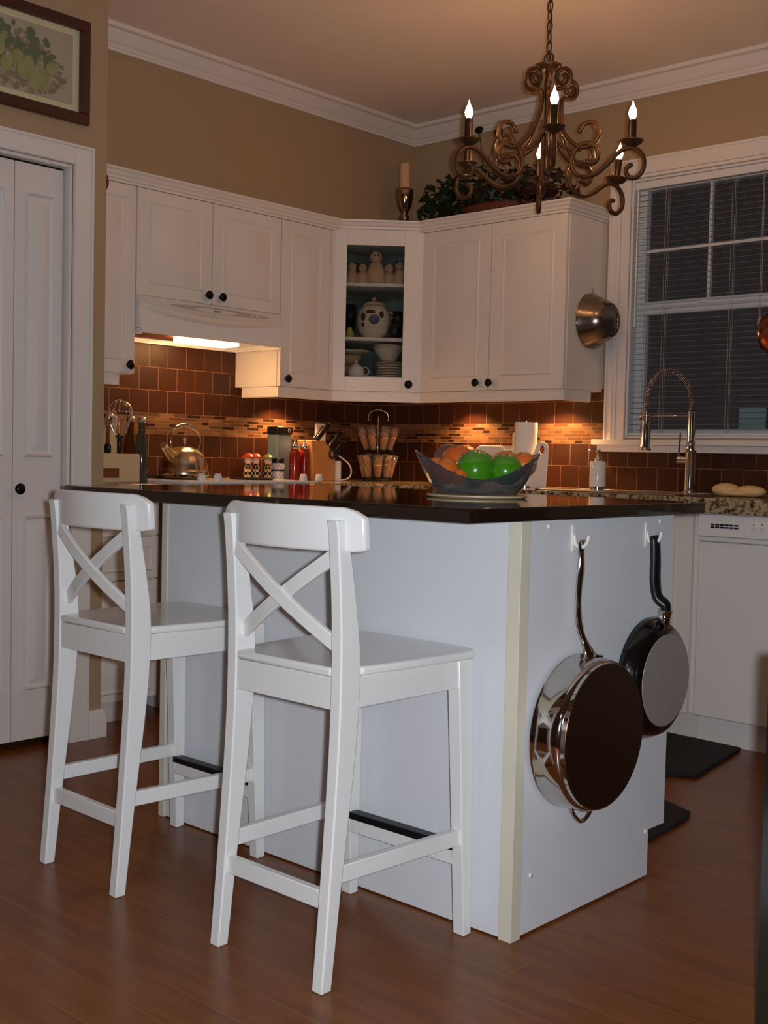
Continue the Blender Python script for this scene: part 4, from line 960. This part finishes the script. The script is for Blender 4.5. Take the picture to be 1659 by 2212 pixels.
spice = [mat('spice_paprika', (206,128,56), .8, noise=.2, nscale=60), mat('spice_tan', (176,132,80), .9, noise=.2, nscale=60)]
jars = []
for lev, (z, tilt, lab) in enumerate(((.020,.17,'lower'),(.158,.30,'upper'))):
    for i in range(8):
        a = 2*PI*(i+.5*lev)/8; R0 = .058
        j = None
        base = Vector((sx_+R0*math.cos(a), sy_+R0*math.sin(a), ZK+z))
        if not jars:
            j = thing('glass_spice_jar', '', 'jar', (0,0,0)); 
            b = MB(); b.lathe([(0,0),(.016,0),(.017,.004),(.022,.06),(.029,.112),(.027,.112),(.020,.06),(.015,.005),(0,.004)], n=16); b.build('glass', mat('jar_glass', (240,235,225), .05, trans=.92, ior=1.2, coat=1), j, smooth=True)
            b = MB(); b.lathe([(0,.005),(.0145,.005),(.0195,.06),(.022,.085),(0,.087)], n=16); b.build('spice', spice[0], j, smooth=True)
            b = MB(); b.lathe([(.0225,.062),(.0238,.062),(.0242,.067),(.0228,.067)], n=16); b.build('band', M['chrome'], j)
        else: j = copy_tree(jars[0])
        j.location = base; j.rotation_euler = (0, tilt, 0); j.rotation_euler = Matrix.Rotation(a, 3, 'Z').to_4x4().to_euler() if False else (Matrix.Rotation(a, 3, 'Z') @ Matrix.Rotation(tilt, 3, 'Y')).to_euler()
        j['group'] = 'spice jars on the %s tier of the carousel' % lab
        j['label'] = 'flared glass spice jar on the %s tier of the chrome carousel' % lab
        jars.append(j)
# ------------------------------------------------------------------ right counter things
t = thing('paper_towel_roll', 'white paper towel roll standing behind the fruit bowl', 'paper towel', (1.425,-.51,ZK))
b = MB(); b.lathe([(0,0),(.055,0),(.055,.008),(0,.008)], (1.425,-.51,ZK), n=28); b.build('holder', M['chrome'], t, auto=True)
b = MB(); b.lathe([(.016,.009),(.050,.009),(.050,.288),(.016,.288)], (1.425,-.51,ZK), n=40); b.build('roll', M['paper'], t, auto=True)
b = MB(); b.lathe([(0,.008),(.004,.008),(.004,.295),(0,.297)], (1.425,-.51,ZK), n=10); b.build('post', M['chrome'], t)
b = MB(); b.lathe([(0,0),(.032,0),(.035,.01),(.038,.235),(.034,.245),(0,.245)], (1.345,-.44,ZK), n=28); o = recenter(b.build('white_canister', M['ceramic_w'], auto=True)); tag(o, 'plain white tall canister left of the paper towel roll', 'canister')
t = thing('cutting_board', 'white plastic cutting board with oval grip hole right of the paper towel', 'cutting board', (1.51,-.53,ZK))
b = MB(); b.M = frame((0,-.53,0), *BR)
outer = []; 
for k in range(11): a = PI*k/10; outer.append((1.530+.034*math.cos(a), ZK+.170+.032*math.sin(a)))
prof = [(1.452,ZK),(1.553,ZK),(1.561,ZK+.10)]+outer+[(1.488,ZK+.155),(1.470,ZK+.13),(1.455,ZK+.07)]
hole = [(1.530+.014*math.cos(2*PI*k/16), ZK+.168+.020*math.sin(2*PI*k/16)) for k in range(16)]
bm = b.bm
def ring(P_, y): return [b.v((x, y, z)) for x, z in P_]
for y in (0,.008):
    A1 = ring(prof, y); H1 = ring(hole, y)
    es = [bm.edges.new((A1[i], A1[(i+1) % len(A1)])) for i in range(len(A1))]+[bm.edges.new((H1[i], H1[(i+1) % 16])) for i in range(16)]
    bmesh.ops.triangle_fill(bm, use_beauty=True, edges=es)
    if y == 0: A0, H0 = A1, H1
for P0, P1 in ((A0, A1), (H0, H1)):
    for i in range(len(P0)): b.f([P0[i], P0[(i+1) % len(P0)], P1[(i+1) % len(P1)], P1[i]])
b.build('board', M['plastic_w'], t, bevel=.002)
# items behind the bowl
t = thing('toaster', 'low polished toaster behind the left of the fruit bowl', 'toaster', (.99,-.47,ZK))
b = MB(); b.M = Matrix(((1,0,0,0),(0,0,1,-.53),(0,1,0,ZK),(0,0,0,1)))
pr = [(.90,0)]+[(.99+.09*math.cos(PI-PI*k/10), .12+.07*math.sin(PI*k/10)) for k in range(11)]+[(1.08,0)]
b.prism(pr, 0, .13); b.build('shell', M['steel'], t, bevel=.006)
b = MB(); b.box((.93,-.49,1.079), (1.05,-.47,1.086)); b.build('slot', M['black'], t)
t = thing('bread_bin', 'low rounded cream-sided steel bread bin behind the green fruit', 'bread bin', (1.22,-.43,ZK))
b = MB(); b.M = Matrix(((1,0,0,0),(0,0,1,-.50),(0,1,0,ZK),(0,0,0,1)))
pr = [(1.13,0),(1.13,.15)]+[(1.17-.04*math.sin(PI/2-PI/2*k/6), .15+.035*math.sin(PI/2*k/6)) for k in range(1,7)]+[(1.27+.04*math.sin(PI/2*k/6), .15+.035*math.cos(PI/2*k/6)) for k in range(0,7)]+[(1.31,0)]
b.prism(pr, 0, .14); b.build('shell', M['ceramic_w'], t, bevel=.006)
b = MB(); b.box((1.135,-.505,ZK+.06), (1.155,-.50,ZK+.16)); b.build('trim_strip', M['steel'], t)
# soap dispenser
t = thing('soap_dispenser', 'white soap dispenser with chrome pump on the sink counter', 'dispenser', (1.82,-.54,ZK))
b = MB(); b.lathe([(0,0),(.034,0),(.034,.016),(0,.016)], (1.82,-.54,ZK), n=28); b.build('base', M['chrome'], t, auto=True)
b = MB(); b.lathe([(0,.016),(.033,.016),(.034,.02),(.034,.115),(.030,.122),(0,.122)], (1.82,-.54,ZK), n=28); b.build('bottle', M['ceramic_w'], t, auto=True)
b = MB(); b.lathe([(0,.122),(.014,.122),(.015,.132),(.006,.14),(.006,.155),(.009,.157),(.009,.172),(0,.176)], (1.82,-.54,ZK), n=16)
b.tube([(1.82,-.54,ZK+.168),(1.80,-.56,ZK+.170),(1.79,-.575,ZK+.162)], .004, 8); b.build('pump', M['chrome'], t, smooth=True)
# faucet
fx, fy = 2.173, -.405
t = thing('faucet', 'tall chrome spring pull-down kitchen faucet in front of the window', 'faucet', (fx,fy,ZK))
b = MB(); b.lathe([(0,0),(.031,0),(.031,.006),(.022,.012),(.021,.02),(.021,.16),(.023,.165),(.023,.185),(.019,.20),(.016,.215),(.016,.33),(.0155,.333),(0,.333)], (fx,fy,ZK), n=28); b.build('column', M['chrome'], t, auto=True)
hy = -.47
arc = spline([(fx,fy,ZK+.33),(fx-.004,fy-.002,ZK+.40),(fx-.028,fy-.012,ZK+.46),(fx-.085,fy-.03,ZK+.502),(fx-.14,fy-.05,ZK+.475),(fx-.168,fy-.062,ZK+.41),(fx-.172,fy-.065,ZK+.335)], 10)
b = MB(); b.tube(arc, .0055, 8); b.build('hose', M['black'], t, smooth=True)
b = MB(); N = 900; hp = []
import itertools
seglen = [0]
for p, q_ in zip(arc, arc[1:]): seglen.append(seglen[-1]+(q_-p).length)
Lh = seglen[-1]
def at(s_):
    for i in range(len(arc)-1):
        if seglen[i+1] >= s_: 
            u = (s_-seglen[i])/(seglen[i+1]-seglen[i]); return arc[i].lerp(arc[i+1], u), (arc[i+1]-arc[i]).normalized()
    return arc[-1], (arc[-1]-arc[-2]).normalized()
turns = 62; pl = Vector((-.172,-.065,0)).normalized().cross(Vector((0,0,1))).normalized()
for i in range(turns*10):
    s_ = Lh*i/(turns*10); p, tt = at(s_); n1 = pl; n2 = tt.cross(n1).normalized(); a = 2*PI*i/10
    hp.append(p+n1*.0105*math.cos(a)+n2*.0105*math.sin(a))
b.tube(hp, .0017, 5); b.build('spring', M['chrome'], t, smooth=True)
hx_, hy_ = fx-.172, fy-.065
b = MB(); b.lathe([(0,.335),(.015,.335),(.022,.328),(.022,.295),(.018,.29),(.020,.27),(.022,.19),(.025,.178),(.022,.172),(0,.172)], (hx_,hy_,ZK), n=24); b.build('spray_head', M['chrome'], t, auto=True)
b = MB(); b.tube([(fx,fy,ZK+.315),(fx-.08,fy-.03,ZK+.316),(hx_,hy_,ZK+.312)], .0045, 8); b.tube([(hx_+.025*math.cos(2*PI*i/16),hy_+.025*math.sin(2*PI*i/16),ZK+.312) for i in range(16)], .004, 8, closed=True); b.build('support_arm', M['chrome'], t, smooth=True)
b = MB(); b.cyl((fx,fy,ZK+.135), (fx-.05,fy-.02,ZK+.135), .016, n=18); b.tube([(fx-.045,fy-.018,ZK+.14),(fx-.040,fy-.02,ZK+.19),(fx-.036,fy-.022,ZK+.245)], [(.005,.004),(.004,.003),(.003,.003)], 8); b.build('lever', M['chrome'], t, auto=True)
# folded cloth
b = MB(); b.M = Matrix.Translation((2.50,-.64,ZK))
for (x, r_, h_, w_) in ((-.05,.055,.025,.045),(.045,.06,.022,.045)):
    b.sphere((x,0,h_), 1, 24, (r_,w_,h_))
b.sphere((0,0,.014), 1, 24, (.095,.046,.0138))
o = recenter(b.build('dish_cloth', M['sponge'], smooth=True)); tag(o, 'folded cream dish cloth on the granite above the dishwasher', 'cloth')
# ------------------------------------------------------------------ hanging colanders and red bits
def colander(x, y, z, sx, name, lab, m_):
    t = thing(name, lab, 'colander', (x,y,z))
    b = MB(); b.lathe([(.117,.010),(.120,.002),(.121,.006),(.117,.014),(.108,.030),(.096,.062),(.082,.090),(.070,.1),(.072,.104),(.060,.104),(.058,.1),(0,.102),(0,.099),(.068,.096),(.080,.086),(.093,.06),(.105,.028)], (x,y,z), (sx,0,0), 40)
    b.build('bowl', m_, t, auto=True)
    b = MB(); b.tube([(x+sx*.006,y+.121*math.cos(2*PI*i/40),z+.121*math.sin(2*PI*i/40)) for i in range(40)], .004, 8, closed=True); b.build('rim', M['steel'], t, smooth=True)
    b = MB(); b.tube(spline([(x+sx*.002,y-.01,z+.165),(x+sx*.012,y-.01,z+.15),(x+sx*.010,y,z+.122)]), .002, 6); b.build('hanging_loop', M['chrome'], t)
    return t
M['mesh'] = mat('perforated_steel', (140,124,110), .2, .9, bump=.15, bscale=160, noise=.2, nscale=40)
colander(X0+1.4035, -.402, 1.622, 1, 'colander', 'steel colander hanging on the cabinet side left of the window', M['mesh'])
colander(XR-.001, Y0-.17, 1.52, -1, 'copper_colander', 'copper colander hanging at the right edge of the window', M['copper'])
b = MB(); b.lathe([(0,0),(.048,0),(.048,.006),(0,.008)], (.5995,-2.195,2.046), (1,0,0), 28); o = recenter(b.build('wall_plate', M['redcloth'], smooth=True)); tag(o, 'sliver of dark red round plate high at the pantry wall edge', 'plate')
b = MB(); b.lathe([(0,0),(.045,.0),(.05,.01),(.04,.02),(0,.022)], (.5995,-2.212,1.325), (1,0,0), 20); o = recenter(b.build('oven_mitt', M['redcloth'], smooth=True)); tag(o, 'red patterned oven mitt peeking past the pantry wall edge', 'mitt')
# ------------------------------------------------------------------ top of the cabinets
hx0, hy0_ = .735, -.585
zt_ = 2.09
t = thing('candle_holder', 'mercury glass pedestal candle holder on the corner cabinet', 'candle holder', (hx0,hy0_,zt_))
b = MB(); b.lathe([(0,0),(.034,0),(.036,.006),(.022,.02),(.014,.035),(.024,.05),(.026,.062),(.014,.078),(.022,.09),(.032,.11),(.041,.15),(.043,.185),(.042,.195),(.036,.195),(.034,.15),(.02,.12),(0,.115)], (hx0,hy0_,zt_), n=32); b.build('stem', M['merc'], t, smooth=True)
t = thing('pillar_candle', 'unlit ivory pillar candle in the mercury glass holder', 'candle', (hx0,hy0_,zt_+.125))
b = MB(); b.lathe([(0,.125),(.0245,.125),(.0255,.13),(.0255,.31),(.0235,.315),(0,.312)], (hx0,hy0_,zt_), n=32); b.build('wax', M['candle'], t, auto=True)
b = MB(); b.cyl((hx0,hy0_,zt_+.312), (hx0,hy0_,zt_+.322), .001, n=6); b.build('wick', M['black'], t)
t = thing('ivy_arrangement', 'dark ivy arrangement in a brown basket on top of the cabinets', 'plant', (X0+.85,Y0-.17,zt_))
b = MB(); b.M = Matrix.Translation((X0+.93,Y0-.17,zt_)) @ Matrix.Diagonal((1.5,.80,.72,1))
b.lathe([(0,0),(.11,0),(.125,.03),(.13,.09),(.135,.105),(.125,.105),(.12,.03),(0,.02)], n=36); b.build('basket', M['basket'], t, smooth=True)
def leaves(name, m_, n, cx, cy, cz, rx, ry, rz_, seed, size=.022):
    R_ = random.Random(seed); b = MB()
    for _ in range(n):
        a, c = R_.uniform(0, 2*PI), R_.uniform(-1,1); d = R_.uniform(.55,1); s_ = math.sqrt(1-c*c)
        p = Vector((cx+rx*d*s_*math.cos(a), cy+ry*d*s_*math.sin(a), cz+rz_*d*abs(c)**.7*(1 if c > -.3 else -.35)))
        b.M = Matrix.Translation(p) @ Matrix.Rotation(R_.uniform(0,6.3), 4, 'Z') @ Matrix.Rotation(R_.uniform(-1.4,1.4), 4, 'X') @ Matrix.Rotation(R_.uniform(-.8,.8), 4, 'Y')
        k = size*R_.uniform(.7,1.25)
        P_ = [(0,0),(.55,.25),(1.0,.1),(.75,.6),(.45,.8),(0,1.5),(-.45,.8),(-.75,.6),(-1.0,.1),(-.55,.25)]
        vs = [b.v((x*k, y*k, .12*k*(abs(x)-.5))) for x, y in P_]; m0 = b.v((0,.6*k,.04*k)) 
        for i in range(len(vs)): b.f([vs[i], vs[(i+1) % len(vs)], m0])
    o = b.build(name, m_, t); s2 = o.modifiers.new('thickness', 'SOLIDIFY'); s2.thickness = .0008; return o
leaves('ivy_foliage', M['leaf'], 700, X0+.86, Y0-.16, 2.17, .43, .11, .20, 5)
leaves('trailing_foliage', M['leaf'], 110, X0+.60, Y0-.19, 2.13, .13, .07, .19, 8)
leaves('burgundy_foliage', M['red_leaf'], 330, X0+1.02, Y0-.19, 2.15, .36, .10, .15, 6)
b = MB()
for pts in ([(X0+.80,Y0-.17,2.2),(X0+.83,Y0-.17,2.36),(X0+.812,Y0-.18,2.525)], [(X0+.80,Y0-.17,2.2),(X0+.86,Y0-.17,2.38),(X0+.925,Y0-.18,2.495)], [(X0+.55,Y0-.2,2.12),(X0+.50,Y0-.2,2.25),(X0+.525,Y0-.2,2.32)]): b.tube(spline(pts), .0018, 6)
b.build('stems', M['leaf'], t)
b = MB()
for x, z in ((X0+.812,2.530),(X0+.925,2.503)):
    for k in range(2): b.sphere((x,Y0-.18,z), 1, 14, (.024,.010,.016))
b.build('top_leaf', M['leaf'], t, smooth=True)
t = thing('amber_lantern', 'small glowing amber glass lamp on top of the cabinet right of the window', 'lamp', (XR+.03,YF+.05,2.112))
b = MB(); b.lathe([(0,0),(.038,0),(.036,.01),(.02,.08),(.01,.09),(0,.09)], (XR+.035,YF+.05,2.112), n=24); b.build('shade', mat('amber_shade', (110,36,14), .2, coat=.4), t, smooth=True)
b = MB(); b.sphere((XR+.005,YF+.035,2.125), .006, 10); b.build('glow', mat('lamp_glow', (255,180,100), .3, emit=(255,150,60), estr=12), t)
b = MB(); b.box((XR-.03,YF-.03,2.1117), (XR+.3,Y0-.02,2.112)); b.bm.free()
# ------------------------------------------------------------------ dishes in the glass cabinet
cd = Vector((q, -q))       # outward of the diagonal door
def inP(s_, d): # s along door from A, d depth behind the door
    p = A+Vector((q,q))*s_-cd*d; return p.x, p.y
def vase(name, s_, d, z, prof, m_, lab, cat, group=None, extra=None):
    x, y = inP(s_, d); t = thing(name, lab, cat, (x,y,z), group)
    b = MB(); b.lathe(prof, (x,y,z), n=28); b.build('body', m_, t, smooth=True)
    if extra: extra(t, x, y, z)
    return t
def fig_extra(h, r):
    def f(t, x, y, z):
        b = MB(); b.sphere((x,y,z+h*.80), r, 16); b.build('head', M['bisque'], t, smooth=True)
        b = MB()
        for s_ in (-1,1): b.sphere((x+q*s_*r*.7,y+q*s_*r*.7,z+h*.80+r*.8), r*.35, 10)
        b.build('ears', M['brownc'], t, smooth=True)
        b = MB()
        for s_ in (-1,1): b.sphere((x+cd.x*r*.92+q*s_*r*.3,y+cd.y*r*.92+q*s_*r*.3,z+h*.83), r*.12, 8)
        b.build('eyes', M['black'], t)
    return f
for (s_, h, r, lab) in ((.088,.105,.026,'small bisque animal canister, leftmost on the top shelf'), (.140,.100,.025,'small bisque animal canister left of the tall one'),
                        (.203,.165,.036,'tall bisque animal canister in the middle of the top shelf'), (.265,.100,.025,'small bisque animal canister right of the tall one'), (.318,.118,.027,'bisque animal canister, rightmost on the top shelf')):
    vase('animal_canister', s_, .09, 1.829, [(0,0),(r*1.25,0),(r*1.35,h*.12),(r*1.2,h*.4),(r*.8,h*.62),(0,h*.68)], M['bisque'], lab, 'canister', 'animal canisters on the top shelf', fig_extra(h, r*.85))
def jar_extra(t, x, y, z):
    b = MB(); b.lathe([(0,.165),(.05,.160),(.052,.168),(.03,.178),(.008,.184),(.012,.197),(0,.203)], (x,y,z), n=24); b.build('lid', M['bisque'], t, smooth=True)
    b = MB()
    X_ = Vector((q,q,0)); O = Vector((cd.x,cd.y,0)); c = Vector((x,y,z+.088))
    for (a, zz, ra, rb, mi) in ((0,.0,.026,.024,1),(-.02,.035,.024,.011,0),(.038,.022,.012,.019,0),(-.058,.012,.014,.02,0),(-.06,-.022,.009,.012,0)):
        rr_ = .083; ax = a/rr_; n_ = O*math.cos(ax)+X_*math.sin(ax); pos = c+n_*(math.sqrt(max(0,rr_**2-zz**2))-.002)+Vector((0,0,zz))
        b.M = Matrix.Translation(pos) @ frame((0,0,0), (q*math.cos(ax)-cd.x*math.sin(ax), q*math.cos(ax)-cd.y*math.sin(ax)), (n_.x,n_.y)); b.sphere((0,0,0), 1, 14, (ra,.006,rb), mi)
    b.build('glaze_patches', [M['brownc'], M['bluec']], t, smooth=True)
    b = MB(); b.tube(spline([(x+q*.075,y+q*.075,z+.13),(x+q*.1,y+q*.1,z+.12),(x+q*.085,y+q*.085,z+.10)]), .005, 8); b.build('handle', M['ceramic'], t, smooth=True)
vase('cookie_jar', .198, .115, 1.575, [(0,0),(.05,0),(.052,.008),(.070,.03),(.082,.07),(.082,.10),(.072,.135),(.052,.158),(0,.162)], M['ceramic'], 'big round cream cookie jar with brown and blue glaze patches, middle shelf', 'jar', None, jar_extra)
vase('figurine', .083, .10, 1.575, [(0,0),(.018,0),(.022,.012),(.02,.03),(.012,.04),(.013,.05),(0,.058)], M['yellowc'], 'small yellow figurine at the left of the middle shelf', 'figurine')
vase('glass_vase', .085, .19, 1.575, [(0,0),(.03,0),(.02,.02),(.028,.09),(.034,.17),(.032,.17),(.02,.03),(0,.02)], M['darkglass'], 'dark tall glass vase at the back left of the middle shelf', 'vase')
for k, (s_, d, z) in enumerate(((.305,.10,1.575),(.318,.12,1.655))):
    vase('dark_mug', s_, d, z-(0 if k == 0 else .012), [(0,0),(.028,0),(.031,.01),(.031,.068),(.028,.068),(.027,.01),(0,.008)], M['darkglass'], ['dark blue mug, lower of two stacked on the middle shelf','dark blue mug, upper of two stacked on the middle shelf'][k], 'mug', 'dark mugs on the middle shelf')
ZS = 1.3925
for k in range(6):
    vase('dinner_plate', .285, .12, ZS+.0001+k*.0125, [(0,0),(.045,0),(.072,.008),(.075,.010),(.073,.0115),(.045,.004),(0,.004)], M['ceramic'], 'cream plate in the stack at the right of the bottom shelf', 'plate', 'cream plates stacked on the bottom shelf')
for k in range(2):
    vase('serving_bowl', .272, .12, ZS+.078+k*.011, [(0,0),(.03,0),(.035,.006),(.062,.045),(.074,.068),(.071,.068),(.058,.045),(.03,.009),(0,.008)], M['ceramic'], 'cream bowl nested on top of the plate stack', 'bowl', 'cream bowls on the plate stack')
for k in range(2):
    vase('soup_bowl', .082, .15, ZS+k*.053, [(0,0),(.03,0),(.05,.02),(.066,.052),(.063,.052),(.046,.02),(.028,.006),(0,.005)], M['bisque'], 'brown-beige bowl in the stack at the left of the bottom shelf', 'bowl', 'beige bowls stacked on the bottom shelf')
vase('platter', .095, .13, ZS+.107, [(0,0),(.04,0),(.078,.012),(.088,.018),(.086,.021),(.05,.008),(0,.006)], M['ceramic'], 'wide cream dish on top of the beige bowls', 'dish')
def tp(t, x, y, z):
    b = MB(); b.lathe([(0,.052),(.02,.052),(.016,.058),(.004,.062),(.006,.072),(0,.076)], (x,y,z), n=16); b.build('lid', M['ceramic_w'], t, smooth=True)
    b = MB(); b.tube([(x+q*(.045+.016*math.cos(a*PI/8)), y+q*(.045+.016*math.cos(a*PI/8)), z+.026+.018*math.sin(a*PI/8)) for a in range(16)], .0028, 8, closed=True); b.build('handle', M['ceramic_w'], t, smooth=True)
vase('teapot', .118, .055, ZS, [(0,0),(.034,0),(.040,.010),(.040,.028),(.032,.045),(.02,.052),(0,.053)], M['ceramic_w'], 'small white teapot at the front of the bottom shelf', 'teapot', None, tp)

# ------------------------------------------------------------------ lights
def area(name, loc, rot, size, energy, color, sy=None):
    l = bpy.data.lights.new(name, 'AREA'); l.energy = energy; l.color = color; l.size = size
    if sy: l.shape = 'RECTANGLE'; l.size_y = sy
    o = bpy.data.objects.new(name, l); o.location = loc; o.rotation_euler = rot; COL.objects.link(o); return o
C = Vector((4.49036,-4.77588,1.00988)); fw = Vector((-.67508248,.73629322,-.04621616)); rt = Vector((.73620186,.67639587,.02225881)); up = Vector((-.04764943,.01899789,.99868344))
# the camera's own flash, beside the lens
l = bpy.data.lights.new('camera_flash', 'SPOT'); l.energy = 172; l.color = (.88,.93,1); l.shadow_soft_size = .018; l.spot_size = math.radians(100); l.spot_blend = .1
fo = bpy.data.objects.new('camera_flash', l); COL.objects.link(fo)
fo.matrix_world = Matrix(((rt.x,up.x,-fw.x,0),(rt.y,up.y,-fw.y,0),(rt.z,up.z,-fw.z,0),(0,0,0,1))); fo.location = C+rt*.048+up*.012+fw*.01
# weak added fill light behind the camera, no lamp known there
area('room_fill_light', (4.8,-6.4,2.62), (0,0,0), .5, 4, (1,.80,.62))
l = bpy.data.lights.new('outside_fill_spot', 'SPOT'); l.energy = 6; l.color = (.75,.95,1); l.spot_size = math.radians(50); l.shadow_soft_size = .05  # added spot outside, only there to brighten the pale box
lo = bpy.data.objects.new('outside_fill_spot', l); lo.location = (1.68,.45,1.75); lo.rotation_euler = (math.radians(52),0,0); COL.objects.link(lo)
w = bpy.data.worlds.new('night'); S.world = w; w.use_nodes = True
w.node_tree.nodes['Background'].inputs[0].default_value = (.021,.017,.018,1); w.node_tree.nodes['Background'].inputs[1].default_value = .9
# ------------------------------------------------------------------ camera
cam = bpy.data.cameras.new('camera'); co = bpy.data.objects.new('camera', cam); COL.objects.link(co)
co.matrix_world = Matrix(((rt.x,up.x,-fw.x,C.x),(rt.y,up.y,-fw.y,C.y),(rt.z,up.z,-fw.z,C.z),(0,0,0,1)))
cam.sensor_fit = 'VERTICAL'; cam.sensor_height = 24; cam.lens = 24*2530.446/2212; cam.clip_start = .05
S.camera = co
S.view_settings.view_transform = 'Standard'; S.view_settings.look = 'None'; S.view_settings.exposure = 0; S.view_settings.gamma = 1
S.view_settings.use_curve_mapping = False
